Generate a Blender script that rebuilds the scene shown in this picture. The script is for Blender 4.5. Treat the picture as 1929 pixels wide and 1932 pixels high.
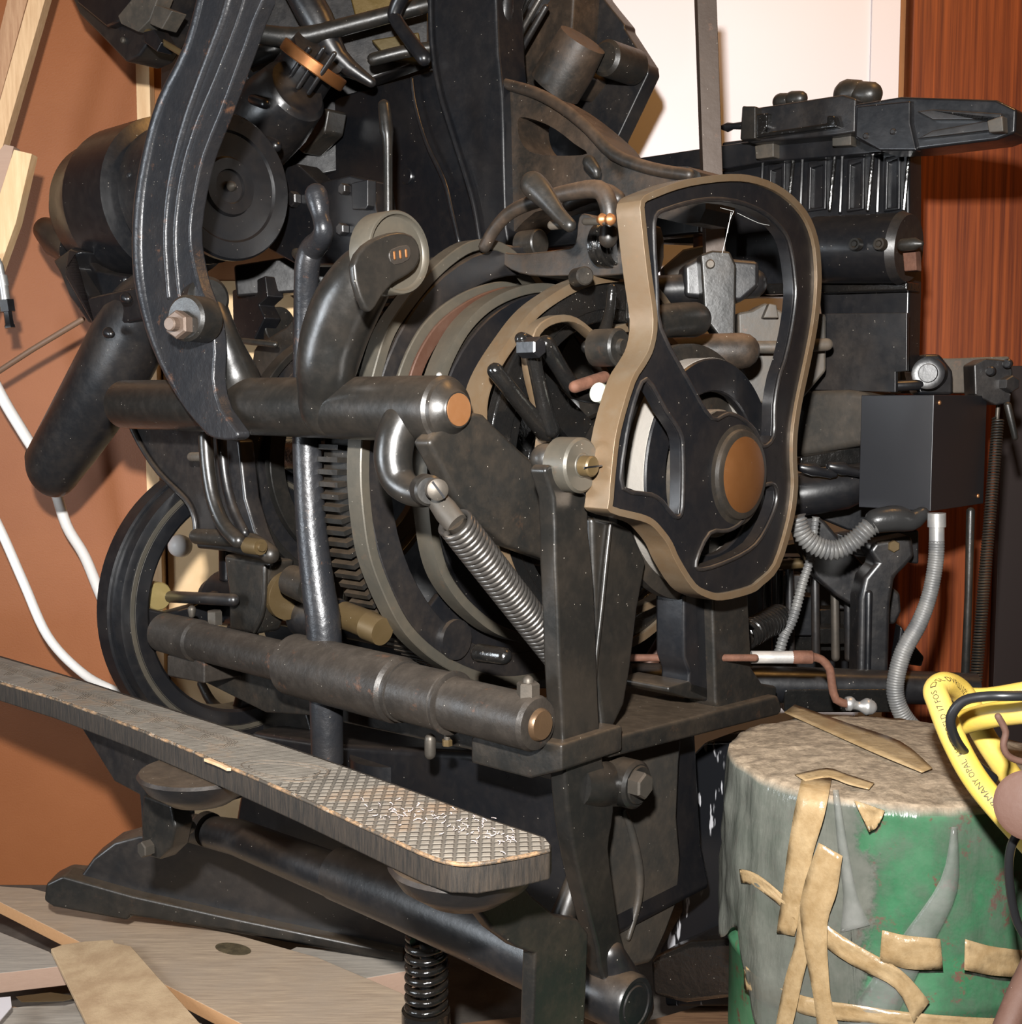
import bpy, bmesh, math, random
from mathutils import Vector, Matrix
random.seed(7)
C = bpy.context.scene.collection
for o in list(bpy.data.objects): bpy.data.objects.remove(o)

# ------------------------------------------------------------------ camera, light, exposure
F = 2300.0; H = 1.10; PIT = math.radians(5)
cd = bpy.data.cameras.new('camera'); cam = bpy.data.objects.new('camera', cd); C.objects.link(cam)
cd.sensor_fit = 'HORIZONTAL'; cd.sensor_width = 36; cd.lens = 36 * F / 1929; cd.clip_start = .02
cam.location = (0, 0, H); cam.rotation_euler = (math.pi/2 - PIT, 0, 0)
bpy.context.scene.camera = cam
vs = bpy.context.scene.view_settings
vs.view_transform = 'Standard'; vs.look = 'None'; vs.gamma = 1; vs.use_curve_mapping = False; vs.exposure = 0.0
w = bpy.data.worlds.new('world'); bpy.context.scene.world = w; w.use_nodes = True
w.node_tree.nodes['Background'].inputs[0].default_value = (1, .66, .38, 1)
w.node_tree.nodes['Background'].inputs[1].default_value = .04
def area(name, loc, target, size, power, col):
    l = bpy.data.lights.new(name, 'AREA'); l.size = size; l.energy = power; l.color = col
    o = bpy.data.objects.new(name, l); C.objects.link(o); o.location = loc
    o.rotation_euler = (Vector(target) - Vector(loc)).to_track_quat('-Z', 'Y').to_euler(); return o
fl = area('camera_flash', (-.06, -.05, 1.36), (0, 2, 1.03), .05, 45, (1, .985, .96)); fl.data.spread = math.radians(108)
area('ceiling_lamp', (1.0, 1.75, 2.75), (.5, 2.7, 1.4), .35, 9, (1, .50, .15))
wl = area('window_light', (-2.0, .85, 1.12), (.1, 1.7, 1.0), .42, 26, (.86, .93, 1))
wl.data.shape = 'RECTANGLE'; wl.data.size_y = .75

# ------------------------------------------------------------------ geometry of the place
U = Vector((.738, -.675, 0)).normalized()      # direction of the machine's shafts
V = Vector((-U.y, U.x, 0))                     # level, away from the viewer
Z = Vector((0, 0, 1)); CAM = Vector((0, 0, H))
NRM = {'y': Vector((0, 1, 0)), 'v': V, 's': U, 'z': Z, 'x': Vector((1, 0, 0))}
def ray(px, py):
    cx = (px - 964.5) / F; cy = (966 - py) / F
    return Vector((cx, math.cos(PIT) + cy * math.sin(PIT), -math.sin(PIT) + cy * math.cos(PIT)))
def pt(px, py, pl):
    d = ray(px, py); n = NRM[pl[0]]
    return CAM + d * ((pl[1] - n.dot(CAM)) / n.dot(d))
def dep(p): return (p - CAM).dot(Vector((0, math.cos(PIT), -math.sin(PIT))))
def m_px(p, r): return r * dep(p) / F
AX = pt(1385, 895, ('y', 1.65)); AV = AX.dot(V); AZ = AX.z
def W(s, v, z): return U * s + V * v + Z * z

def crm(P, k=4, closed=False):
    n = len(P); out = []
    if k <= 1: return list(P)
    for i in range(n if closed else n - 1):
        if closed: a, b, c, d = P[i-1], P[i], P[(i+1) % n], P[(i+2) % n]
        else: a, b, c, d = P[max(i-1, 0)], P[i], P[i+1], P[min(i+2, n-1)]
        for j in range(k):
            t = j / k
            out.append(tuple(.5 * ((2*b[q]) + (-a[q]+c[q])*t + (2*a[q]-5*b[q]+4*c[q]-d[q])*t*t + (-a[q]+3*b[q]-3*c[q]+d[q])*t**3) for q in range(len(b))))
    if not closed: out.append(tuple(P[-1]))
    return out

class MB:
    def __init__(s): s.bm = bmesh.new()
    def _ring(s, c, a, b, r, n, r2=None):
        return [s.bm.verts.new(c + a * (math.cos(2*math.pi*i/n) * r) + b * (math.sin(2*math.pi*i/n) * (r2 or r))) for i in range(n)]
    def _bridge(s, A, B):
        n = len(A)
        for i in range(n):
            try: s.bm.faces.new((A[i], A[(i+1) % n], B[(i+1) % n], B[i]))
            except ValueError: pass
    def tube(s, P, R, n=16, caps=True, round_end=0, flat=1.0, nrm=None, closed=False):
        P = [Vector(p) for p in P]
        if not isinstance(R, (list, tuple)): R = [R] * len(P)
        P2, R2 = list(P), list(R)
        if round_end:                                   # 1 start, 2 end, 3 both
            def dome(p, q, r):
                d = (p - q).normalized(); return [(p + d * r * math.sin(a), r * math.cos(a)) for a in (math.pi*.5*.97, 1.2, .85, .45)]
            if round_end & 1:
                D = dome(P[0], P[1], R[0]); P2 = [x[0] for x in D] + P2; R2 = [x[1] for x in D] + R2
            if round_end & 2:
                D = dome(P[-1], P[-2], R[-1])[::-1]; P2 += [x[0] for x in D]; R2 += [x[1] for x in D]
        rings = []; up = None; m = len(P2)
        for i, p in enumerate(P2):
            if closed: t = P2[(i+1) % m] - P2[i-1]
            else: t = P2[min(i+1, m-1)] - P2[max(i-1, 0)]
            if t.length < 1e-9: t = Vector((0, 0, 1))
            t.normalize()
            if nrm is not None: a = (nrm - t * nrm.dot(t))
            elif up is None:
                a = Z - t * Z.dot(t)
                if a.length < .1: a = V - t * V.dot(t)
            else: a = up - t * up.dot(t)
            a.normalize(); up = a; b = t.cross(a)
            rings.append(s._ring(p, a, b, R2[i], n, R2[i] * flat))
        for i in range(m - 1): s._bridge(rings[i], rings[i+1])
        if closed: s._bridge(rings[-1], rings[0])
        elif caps: s.bm.faces.new(rings[0][::-1]); s.bm.faces.new(rings[-1])
        return s
    def lathe(s, c, axis, prof, n=40):
        axis = Vector(axis).normalized(); a = Z - axis * Z.dot(axis)
        if a.length < .1: a = V - axis * V.dot(axis)
        a.normalize(); b = axis.cross(a); rings = []
        for d, r in prof: rings.append(s._ring(c + axis * d, a, b, max(r, 1e-4), n))
        for i in range(len(rings) - 1): s._bridge(rings[i], rings[i+1])
        if (prof[0][0], prof[0][1]) != (prof[-1][0], prof[-1][1]):
            s.bm.faces.new(rings[0][::-1]); s.bm.faces.new(rings[-1])
        return s
    def ring(s, c, axis, ro, ri, t, n=64, ch=.002):     # from c along -axis by t
        return s.lathe(c, axis, [(-ch, ro), (0, ro-ch), (0, ri+ch), (-ch, ri), (-t+ch, ri), (-t, ri+ch), (-t, ro-ch), (-t+ch, ro), (-ch, ro)], n)
    def prism(s, loop, ext, holes=()):
        bm = bmesh.new(); E = []
        for L in [loop] + list(holes):
            vv = [bm.verts.new(p) for p in L]
            E += [bm.edges.new((vv[i], vv[(i+1) % len(vv)])) for i in range(len(vv))]
        if holes: bmesh.ops.triangle_fill(bm, use_beauty=True, edges=E)
        else: bm.faces.new(bm.verts[:])
        g = bmesh.ops.extrude_face_region(bm, geom=bm.faces[:])
        bmesh.ops.translate(bm, vec=ext, verts=[v for v in g['geom'] if isinstance(v, bmesh.types.BMVert)])
        me = bpy.data.meshes.new('t'); bm.to_mesh(me); bm.free(); s.bm.from_mesh(me); bpy.data.meshes.remove(me)
        return s
    def box(s, c, ax, ay, az):                           # half-extent vectors
        v = [s.bm.verts.new(c + ax*i + ay*j + az*k) for i in (-1, 1) for j in (-1, 1) for k in (-1, 1)]
        for f in ((0,1,3,2), (4,6,7,5), (0,4,5,1), (2,3,7,6), (0,2,6,4), (1,5,7,3)): s.bm.faces.new([v[i] for i in f])
        return s
    def coil(s, p0, p1, R, r, turns, n=8, spt=18):
        p0, p1 = Vector(p0), Vector(p1); t = (p1 - p0).normalized(); a = t.orthogonal().normalized(); b = t.cross(a); P = []
        N = int(turns * spt)
        for i in range(N + 1):
            q = 2 * math.pi * turns * i / N; P.append(p0.lerp(p1, i / N) + a * math.cos(q) * R + b * math.sin(q) * R)
        return s.tube(P, r, n)
    def build(s, name, mat, parent=None, bevel=0, label=None, seg=2, sharp=38, rootloc=None):
        bm = s.bm; bmesh.ops.recalc_face_normals(bm, faces=bm.faces[:])
        base = Vector((0, 0, 0))
        if parent is not None:
            r = parent
            base = Vector(r['base'])
        elif rootloc is not None: base = Vector(rootloc)
        else:
            zs = min(v.co.z for v in bm.verts); n = len(bm.verts)
            base = Vector((sum(v.co.x for v in bm.verts)/n, sum(v.co.y for v in bm.verts)/n, zs))
        bmesh.ops.translate(bm, vec=-base, verts=bm.verts[:])
        for f in bm.faces: f.smooth = True
        if not bevel:
            for e in bm.edges:
                if len(e.link_faces) == 2 and e.calc_face_angle(0) > math.radians(sharp): e.smooth = False
        me = bpy.data.meshes.new(name); bm.to_mesh(me); bm.free()
        o = bpy.data.objects.new(name, me); C.objects.link(o); me.materials.append(mat); o['base'] = tuple(base)
        if parent is not None: o.parent = parent
        else: o.location = base
        if bevel:
            m = o.modifiers.new('bevel', 'BEVEL'); m.width = bevel; m.segments = seg; m.limit_method = 'ANGLE'; m.angle_limit = math.radians(32)
            m.use_clamp_overlap = True
            wn = o.modifiers.new('weighted_normal', 'WEIGHTED_NORMAL'); wn.keep_sharp = False
        if label: o['label'] = label
        return o
def thing(name, label, cat, loc, group=None):
    o = bpy.data.objects.new(name, None); C.objects.link(o); o.location = loc; o['base'] = tuple(loc); o.empty_display_size = .05
    return tag(o, label, cat, group)
def tag(o, label, cat, group=None, kind=None):
    o['label'] = label; o['category'] = cat
    if group: o['group'] = group
    if kind: o['kind'] = kind
    return o

# ------------------------------------------------------------------ materials
def nodes(name):
    m = bpy.data.materials.new(name); m.use_nodes = True; nt = m.node_tree
    return m, nt, nt.nodes['Principled BSDF'], nt.nodes.new('ShaderNodeTexCoord')
def N(nt, t, **k):
    n = nt.nodes.new(t)
    for a, b in k.items():
        if a in n.inputs.keys() if isinstance(a, str) else False: n.inputs[a].default_value = b
        else: setattr(n, a, b)
    return n
def noise(nt, tc, scale, detail=4, rough=.6, stretch=None, out='Object'):
    n = nt.nodes.new('ShaderNodeTexNoise'); n.inputs['Scale'].default_value = scale; n.inputs['Detail'].default_value = detail; n.inputs['Roughness'].default_value = rough
    if stretch:
        mp = nt.nodes.new('ShaderNodeMapping'); mp.inputs['Scale'].default_value = stretch[:3]
        if len(stretch) > 3: mp.inputs['Rotation'].default_value = (0, 0, stretch[3])
        nt.links.new(tc.outputs[out], mp.inputs['Vector']); nt.links.new(mp.outputs[0], n.inputs['Vector'])
    else: nt.links.new(tc.outputs[out], n.inputs['Vector'])
    return n
def ramp(nt, src, a, b, c0=(0, 0, 0, 1), c1=(1, 1, 1, 1)):
    r = nt.nodes.new('ShaderNodeValToRGB'); r.color_ramp.elements[0].position = a; r.color_ramp.elements[1].position = b
    r.color_ramp.elements[0].color = c0; r.color_ramp.elements[1].color = c1; nt.links.new(src, r.inputs[0]); return r
def mix(nt, fac, a, b, mode='MIX'):
    m = nt.nodes.new('ShaderNodeMix'); m.data_type = 'RGBA'; m.blend_type = mode
    for s, x in ((0, fac), (6, a), (7, b)):
        if hasattr(x, 'links'): nt.links.new(x, m.inputs[s])
        elif s == 0: m.inputs[0].default_value = x
        else: m.inputs[s].default_value = tuple(x) + ((1,) if len(x) == 3 else ())
    return m.outputs[2]
def mth(nt, op, a, b=None, c=None):
    m = nt.nodes.new('ShaderNodeMath'); m.operation = op
    for i, x in enumerate((a, b, c)):
        if x is None: continue
        if hasattr(x, 'links'): nt.links.new(x, m.inputs[i])
        else: m.inputs[i].default_value = x
    return m.outputs[0]
def iron(name, base, rough=.35, metal=0.0, dust=(.19, .125, .072), damt=.25, up=.35, rust=None, ramt=.5, bump=.25, bscale=60, speck=1.0, spec=.5, rlo=None, detail=6):
    m, nt, B, tc = nodes(name); L = nt.links
    n1 = noise(nt, tc, 9, 6); n2 = noise(nt, tc, 45, 8, .7)
    f = mth(nt, 'MULTIPLY', ramp(nt, n1.outputs[0], .45, .75).outputs[0], damt * .55)
    f = mth(nt, 'MULTIPLY_ADD', ramp(nt, n2.outputs[0], .45, .75).outputs[0], damt * .35, f)
    g = nt.nodes.new('ShaderNodeNewGeometry'); sx = nt.nodes.new('ShaderNodeSeparateXYZ'); L.new(g.outputs['Normal'], sx.inputs[0])
    u = mth(nt, 'MULTIPLY', mth(nt, 'POWER', mth(nt, 'MAXIMUM', sx.outputs[2], 0.0), 3.0), up)
    u = mth(nt, 'MULTIPLY', u, mth(nt, 'ADD', n2.outputs[0], .35))
    f = mth(nt, 'MINIMUM', mth(nt, 'ADD', f, u), .92)
    col = mix(nt, f, base, dust)
    if rust:
        r = ramp(nt, noise(nt, tc, 28, 8, .75).outputs[0], .60, .72)
        col = mix(nt, mth(nt, 'MULTIPLY', r.outputs[0], ramt), col, rust)
    if speck:
        vo = nt.nodes.new('ShaderNodeTexVoronoi'); vo.inputs['Scale'].default_value = 150; L.new(tc.outputs['Object'], vo.inputs['Vector'])
        sp = mth(nt, 'LESS_THAN', vo.outputs['Distance'], .10)
        sx2 = nt.nodes.new('ShaderNodeSeparateColor'); L.new(vo.outputs['Color'], sx2.inputs[0])
        sp = mth(nt, 'MULTIPLY', sp, mth(nt, 'MULTIPLY', mth(nt, 'LESS_THAN', sx2.outputs[0], .30 * speck), mth(nt, 'GREATER_THAN', n2.outputs[0], .53)))
        col = mix(nt, mth(nt, 'MULTIPLY', sp, .75), col, (.42, .38, .32))
    L.new(col, B.inputs['Base Color'])
    L.new(mth(nt, 'MULTIPLY_ADD', f, .45, mth(nt, 'MULTIPLY_ADD', n2.outputs[0], .22, rough - .11)), B.inputs['Roughness'])
    B.inputs['Metallic'].default_value = metal; B.inputs['Specular IOR Level'].default_value = spec
    b = nt.nodes.new('ShaderNodeBump'); b.inputs['Strength'].default_value = bump; b.inputs['Distance'].default_value = .002
    nb = noise(nt, tc, bscale, detail, .6); L.new(nb.outputs[0], b.inputs['Height']); L.new(b.outputs[0], B.inputs['Normal'])
    return m
def plain(name, col, rough=.6, metal=0, bump=0, bscale=80, col2=None, cscale=8, lo=.4, hi=.65, stretch=None, spec=.5, alpha=None):
    m, nt, B, tc = nodes(name); B.inputs['Roughness'].default_value = rough; B.inputs['Metallic'].default_value = metal; B.inputs['Specular IOR Level'].default_value = spec
    if col2:
        n = noise(nt, tc, cscale, 6, .65, stretch); r = ramp(nt, n.outputs[0], lo, hi, tuple(col)+(1,), tuple(col2)+(1,)); nt.links.new(r.outputs[0], B.inputs['Base Color'])
    else: B.inputs['Base Color'].default_value = tuple(col) + (1,)
    if bump:
        b = nt.nodes.new('ShaderNodeBump'); b.inputs['Strength'].default_value = bump; b.inputs['Distance'].default_value = .002
        nt.links.new(noise(nt, tc, bscale, 5, .6, stretch).outputs[0], b.inputs['Height']); nt.links.new(b.outputs[0], B.inputs['Normal'])
    if alpha is not None: B.inputs['Alpha'].default_value = alpha
    return m
BLK = iron('black_enamel', (.0055, .006, .0075), .31, spec=.75, damt=.05, up=.10, bump=.12)
BLD = iron('black_enamel_dusty', (.008, .008, .009), .36, spec=.7, damt=.12, up=.35, bump=.2)
CAST = iron('dark_casting', (.011, .0105, .0095), .38, damt=.16, up=.28, bump=.3, rust=(.10, .05, .025), ramt=.25)
TUBE = iron('oiled_shaft_iron', (.012, .0115, .0105), .31, metal=.2, spec=.8, damt=.14, up=.3, dust=(.16, .11, .07), bump=.2, bscale=40)
LEV = iron('pitted_lever_iron', (.018, .019, .022), .36, metal=.3, damt=.08, up=.06, rust=(.22, .10, .05), ramt=.6, bump=.38, bscale=110, spec=.6, detail=3)
RUSTY = iron('rust_flecked_iron', (.020, .017, .0145), .42, metal=.2, damt=.26, up=.35, dust=(.13, .10, .075), rust=(.16, .065, .03), ramt=.6, bump=.4, bscale=90)
RIM = iron('worn_cam_steel', (.125, .082, .046), .40, metal=.3, damt=.5, up=.3, dust=(.13, .125, .10), rust=(.16, .09, .045), ramt=.7, bump=.12, speck=.6)
RIMG = iron('grey_cam_steel', (.066, .060, .048), .40, metal=.3, damt=.4, up=.3, dust=(.14, .10, .06), rust=(.14, .08, .045), ramt=.5, bump=.12)
RED = iron('reddish_cam_edge', (.065, .028, .017), .5, metal=.3, damt=.3, dust=(.15, .10, .07), bump=.2)
OIL = iron('oily_black_iron', (.006, .006, .006), .14, damt=.04, up=.06, bump=.8, bscale=55, spec=.9, speck=2.2)
BRN = iron('brown_dusty_casting', (.014, .012, .010), .42, damt=.45, up=.95, dust=(.15, .085, .045), bump=.25)
GREY = iron('dusty_grey_casting', (.042, .038, .032), .5, damt=.5, up=.6, dust=(.20, .14, .09), rust=(.2, .09, .05), ramt=.4, bump=.2)
DUSTRIM = iron('dusty_pulley_rim', (.20, .185, .165), .75, damt=.4, up=.4, dust=(.25, .21, .17), bump=.5, speck=.3)
BRONZE = iron('bronze', (.22, .088, .028), .42, metal=.7, damt=.2, up=.1, dust=(.12, .08, .04), bump=.08, speck=.6)
COPPER = iron('copper_pin', (.28, .12, .045), .4, metal=.6, damt=.5, up=.1, dust=(.3, .18, .1), bump=.1, speck=.2)
BRASS = iron('tarnished_brass', (.095, .064, .028), .42, metal=.4, damt=.2, up=.2, bump=.1, speck=.4)
STEEL = iron('spring_steel', (.13, .12, .11), .32, metal=.85, damt=.15, up=.1, dust=(.18, .15, .13), bump=.1, speck=0)
BOLT = iron('bolt_steel', (.075, .066, .055), .48, metal=.6, damt=.3, up=.2, dust=(.2, .14, .1), bump=.2, speck=.2)
RBOLT = iron('rusty_bolt', (.12, .085, .065), .5, metal=.3, damt=.4, dust=(.17, .12, .09), bump=.3, speck=.2)
COND = plain('grey_conduit', (.10, .10, .10), .5, .2, col2=(.17, .165, .155), cscale=30, bump=.2)
GALV = plain('galvanised_steel', (.42, .42, .42), .35, .7, col2=(.55, .53, .5), cscale=50)
RUST = plain('rust', (.07, .026, .013), .8, 0, .5, 120, (.12, .05, .028), 40)
ALUM = plain('grey_pipe', (.30, .29, .28), .5, .3, .3, 120, (.42, .39, .36), 25)

def wood(name, c1, c2, scale=14, rot=0, stretch=(1, 12, 12), rough=.65, grain=.5, c3=None, side=None):
    m, nt, B, tc = nodes(name)
    n = noise(nt, tc, scale, 6, .7, stretch + (rot,)); r = ramp(nt, n.outputs[0], .35, .68, c1 + (1,), c2 + (1,))
    col = r.outputs[0]
    if c3:
        n2 = noise(nt, tc, 5, 5, .7); col = mix(nt, mth(nt, 'MULTIPLY', ramp(nt, n2.outputs[0], .48, .7).outputs[0], .8), col, c3)
    if side:                                            # freshly sawn edges are redder than the weathered faces
        g = nt.nodes.new('ShaderNodeNewGeometry'); q = nt.nodes.new('ShaderNodeSeparateXYZ'); nt.links.new(g.outputs['True Normal'], q.inputs[0])
        col = mix(nt, mth(nt, 'MULTIPLY', mth(nt, 'LESS_THAN', mth(nt, 'ABSOLUTE', q.outputs[2]), .5), .85), col, side)
    nt.links.new(col, B.inputs['Base Color']); B.inputs['Roughness'].default_value = rough
    b = nt.nodes.new('ShaderNodeBump'); b.inputs['Strength'].default_value = grain; b.inputs['Distance'].default_value = .001
    nt.links.new(n.outputs[0], b.inputs['Height']); nt.links.new(b.outputs[0], B.inputs['Normal'])
    return m
HARD = plain('brown_hardboard', (.262, .083, .023), .55, 0, .25, 260, (.29, .096, .029), 3)
PANEL = wood('varnished_mahogany_veneer', (.10, .018, .004), (.29, .066, .013), 4.2, 0, (22, 1, .35), .45, .15)
WHITE = plain('white_board', (.74, .695, .71), .6, 0, .05, 200)
PINE = wood('raw_pine', (.60, .38, .20), (.74, .52, .30), 6, 0, (9, 9, 1), .7)
PLY = plain('pale_plywood', (.62, .42, .22), .7, 0, .1, 200, (.70, .50, .29), 6)
BACK = plain('orange_brown_wall', (.30, .12, .035), .7, 0, .1, 120, (.36, .15, .05), 5)

DRIP, nt, B, tc = nodes('black_paint_with_white_drips')
n1 = noise(nt, tc, 60, 3, .5, (1, 1, .22)); n2 = noise(nt, tc, 9, 3, .5)
f_ = mth(nt, 'MULTIPLY', ramp(nt, n1.outputs[0], .61, .64).outputs[0], ramp(nt, n2.outputs[0], .42, .52).outputs[0])
nt.links.new(mix(nt, f_, (.007, .0075, .009), (.40, .40, .42)), B.inputs['Base Color']); B.inputs['Roughness'].default_value = .3
# ------------------------------------------------------------------ the setting
YW = 2.72
def struct(name, mb, mat, **k):
    o = mb.build(name, mat, rootloc=(0, 0, 0), **k); o['kind'] = 'structure'; return o
FLOORM = plain('dark_concrete', (.06, .052, .045), .8, 0, .5, 60, (.11, .095, .08), 12)
struct('floor', MB().box(Vector((0, 1.2, -.02)), Vector((3.2, 0, 0)), Vector((0, 2.4, 0)), Vector((0, 0, .02))), FLOORM)
struct('wall_back', MB().box(Vector((0, YW + .09, 1.5)), Vector((3.2, 0, 0)), Vector((0, .05, 0)), Vector((0, 0, 1.5))), BACK)
def yboard(name, x0, x1, z0, z1, y, t, mat, bevel=.001):
    return struct(name, MB().box(Vector(((x0+x1)/2, y + t/2, (z0+z1)/2)), Vector(((x1-x0)/2, 0, 0)), Vector((0, t/2, 0)), Vector((0, 0, (z1-z0)/2))), mat, bevel=bevel)
def X(px, py=700, y=YW): return pt(px, py, ('y', y)).x
yboard('trim_1', -2.2, X(272), 0.0, 2.6, YW, .012, HARD)                      # brown hardboard facing
yboard('trim_2', X(274), X(299), 0.0, 2.6, YW - .012, .035, PINE)             # pine batten beside it
yboard('trim_3', X(303), X(600), 0.0, pt(500, 528, ('y', YW)).z, YW + .02, .018, PLY)
yboard('trim_4', X(1152), X(1640), .2, 2.6, YW + .012, .012, WHITE, .0015)
yboard('trim_5', X(1643, 180), X(1697, 180), .2, 2.6, YW + .004, .022, WHITE, .0015)
yboard('trim_6', X(1700), X(1700) + .70, 0, 2.6, YW - .02, .055, PANEL, .002)  # mahogany panel
_xr = X(1896, 690, YW - .05); yboard('trim_7', _xr, _xr + .45, 0, pt(1896, 690, ('y', YW - .05)).z, YW - .05, .028, plain('near_black_edge', (.012, .005, .004), .6))  # near-black board over the lower right of the mahogany panel

# ------------------------------------------------------------------ short-hands for machine parts
BASE = W(-1.25, 1.42, .15)
M = thing('typesetting_machine', 'large old black cast-iron line-casting machine with cams, levers and springs standing on pallet boards', 'machine', BASE)
def PR(name, pts, pl, t, mat, bevel=.003, holes=(), k=1, hk=None, parent=None, label=None, seg=2):
    n = NRM[pl[0]]; sgn = -1 if pl[0] in ('s', 'z') else 1
    L = [pt(x, y, pl) for x, y in crm(pts, k, True)]
    Hs = [[pt(x, y, pl) for x, y in crm(h, hk or k, True)] for h in holes]
    return MB().prism(L, n * (sgn * t), Hs).build(name, mat, parent or M, bevel=bevel, label=label, seg=seg)
def TB(name, pts, pl, mat, k=4, n=18, rnd=3, flat=1, parent=None, label=None, caps=True, mb=None, build=True):
    P, R = [], []
    for q in crm(pts, k):
        val = q[3] if len(q) > 3 else pl[1]
        p = pt(q[0], q[1], (pl[0], val)); P.append(p); R.append(m_px(p, q[2]))
    mb = mb or MB(); mb.tube(P, R, n, caps, rnd, flat)
    return mb.build(name, mat, parent or M, label=label) if build else mb
def CY(name, px, py, pl, ax, rpx, length, mat, parent=None, ch=.002, label=None, n=40, extra=None, build=True, mb=None):
    p = pt(px, py, pl); r = m_px(p, rpx); mb = mb or MB()
    ch = min(ch, r*.4, length*.4)
    mb.lathe(p, ax, extra(r) if extra else [(0, r - ch), (-ch, r), (-length + ch, r), (-length, r - ch)], n)
    return mb.build(name, mat, parent or M, label=label) if build else mb
def HX(name, px, py, pl, ax, rpx, length, mat, parent=None, stud=0):
    p = pt(px, py, pl); r = m_px(p, rpx); mb = MB().lathe(p, ax, [(0, r*.86), (-r*.15, r), (-length, r)], 6)
    if stud: mb.lathe(p + Vector(ax) * stud, ax, [(0, r*.42), (-.002, r*.5), (-stud, r*.5)], 16)
    return mb.build(name, mat, parent or M, sharp=20)
def FAN(name, px, py, pl, dx, dy, dz, mat, ax=None, bevel=.003, parent=None, label=None):   # box centred on a point, half sizes in metres
    A = ax or (U, V, Z)
    return MB().box(pt(px, py, pl), A[0]*dx, A[1]*dy, A[2]*dz).build(name, mat, parent or M, bevel=bevel, label=label)

# ---- frame and base (far parts first)
PR('base_foot', [(86, 1668), (118, 1652), (150, 1655), (175, 1620), (215, 1590), (262, 1577), (330, 1575), (420, 1590), (640, 1640), (770, 1690), (770, 1822), (600, 1790), (250, 1728), (240, 1738), (100, 1712), (82, 1700)], ('y', 2.10), .06, BLD, .006, k=1)
PR('base_foot_ledge', [(86, 1668), (118, 1653), (250, 1690), (430, 1730), (764, 1800), (764, 1818), (430, 1756), (247, 1729), (240, 1738), (100, 1712), (82, 1700)], ('y', 2.075), .05, CAST, .006)
PR('base_frame', [(1290, 1440), (1330, 1400), (1480, 1395), (1480, 1900), (1255, 1900), (1245, 1790), (1285, 1720)], ('v', 1.62), .10, DRIP, .006, k=1)
PR('base_rail', [(1225, 1810), (1300, 1778), (1420, 1770), (1500, 1775), (1500, 1870), (1290, 1895), (1230, 1880)], ('v', 1.50), .10, OIL, .01)
PR('lower_housing', [(470, 1380), (640, 1405), (900, 1420), (1075, 1440), (1090, 1700), (1110, 1800), (900, 1760), (660, 1690), (440, 1560)], ('v', 1.22), .30, BLK, .012)
SIDE = iron('greyish_casting', (.028, .026, .023), .42, damt=.25, up=.3, bump=.3)
PR('side_frame', [(1150, 1395), (1292, 1385), (1287, 1440), (1283, 1540), (1290, 1620), (1284, 1700), (1262, 1760), (1235, 1820), (1160, 1840), (1120, 1700), (1100, 1450)], ('s', -.985), .10, SIDE, .012)
TB('frame_rib', [(1178, 1530, 5), (1192, 1570, 8), (1206, 1640, 9), (1204, 1700, 8), (1186, 1770, 5)], ('s', -.983), SIDE, parent=None)
# bearing bed in front of the lower housing
TB('bed_socket', [(735, 1425, 75), (735, 1500, 75), (738, 1640, 70)], ('v', 1.26), BLK, 1, 28, 0)
PR('rear_crossbar', [(318, 1238), (390, 1236), (580, 1290), (1000, 1385), (1000, 1440), (580, 1350), (500, 1345), (390, 1290), (318, 1278)], ('v', 1.13), .08, CAST, .004)
PR('bearing_block', [(888, 1392), (905, 1378), (1060, 1405), (1060, 1455), (1000, 1470), (888, 1440)], ('v', 1.085), .12, CAST, .004)
PR('bearing_block', [(315, 1236), (385, 1240), (385, 1290), (315, 1275)], ('v', 1.06), .08, RUSTY, .003)

# table plate and posts under the outer cam
PR('table_plate', [(1145, 1395), (1470, 1312), (1478, 1340), (1470, 1350), (1150, 1432)], ('s', -.92), .22, CAST, .005)
PR('cam_post', [(1345, 1120), (1412, 1105), (1416, 1180), (1420, 1260), (1440, 1290), (1468, 1295), (1466, 1318), (1360, 1345), (1352, 1330)], ('s', -.935), .05, CAST, .005)
PR('cam_post', [(1292, 1120), (1345, 1120), (1350, 1330), (1300, 1310), (1302, 1270), (1292, 1240)], ('s', -.95), .05, BLK, .005)
PR('post_flange', [(1262, 1296), (1300, 1285), (1352, 1300), (1352, 1322), (1300, 1318), (1262, 1306)], ('s', -.95), .09, CAST, .003)
TB('cross_rail', [(1190, 1288, 38), (1500, 1292, 34), (1842, 1300, 30)], ('y', 1.93), BLK, 1, 24, 0)
TB('drive_pulley', [(1190, 1180, 12)], ('y', 2), BLK, 1) if False else None

# central column and back plate
PR('frame_column', [(808, -40), (812, 40), (816, 110), (828, 170), (846, 235), (868, 300), (888, 370), (900, 420), (908, 520), (965, 520), (955, 430), (951, 290), (948, 180), (940, 100), (936, 0), (934, -40)], ('v', 1.52), .07, BLK, .006, k=2)
TB('column_rib', [(812, -30, 5), (815, 80, 5), (828, 165, 5), (850, 240, 5), (880, 335, 5), (895, 390, 5), (908, 470, 5)], ('v', 1.515), BLK)
TB('column_rib', [(777, 150, 4), (784, 200, 4), (805, 270, 4), (838, 340, 5), (853, 400, 5), (866, 455, 5)], ('v', 1.60), BLK)
PR('back_plate', [(590, 210), (640, 180), (770, 145), (815, 130), (870, 200), (900, 320), (905, 560), (700, 560), (575, 480), (575, 300), (605, 270)], ('v', 1.62), .05, BLK, .006, k=1)
CY('plate_boss', 766, 332, ('v', 1.615), -V, 15, .02, BLK)
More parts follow.
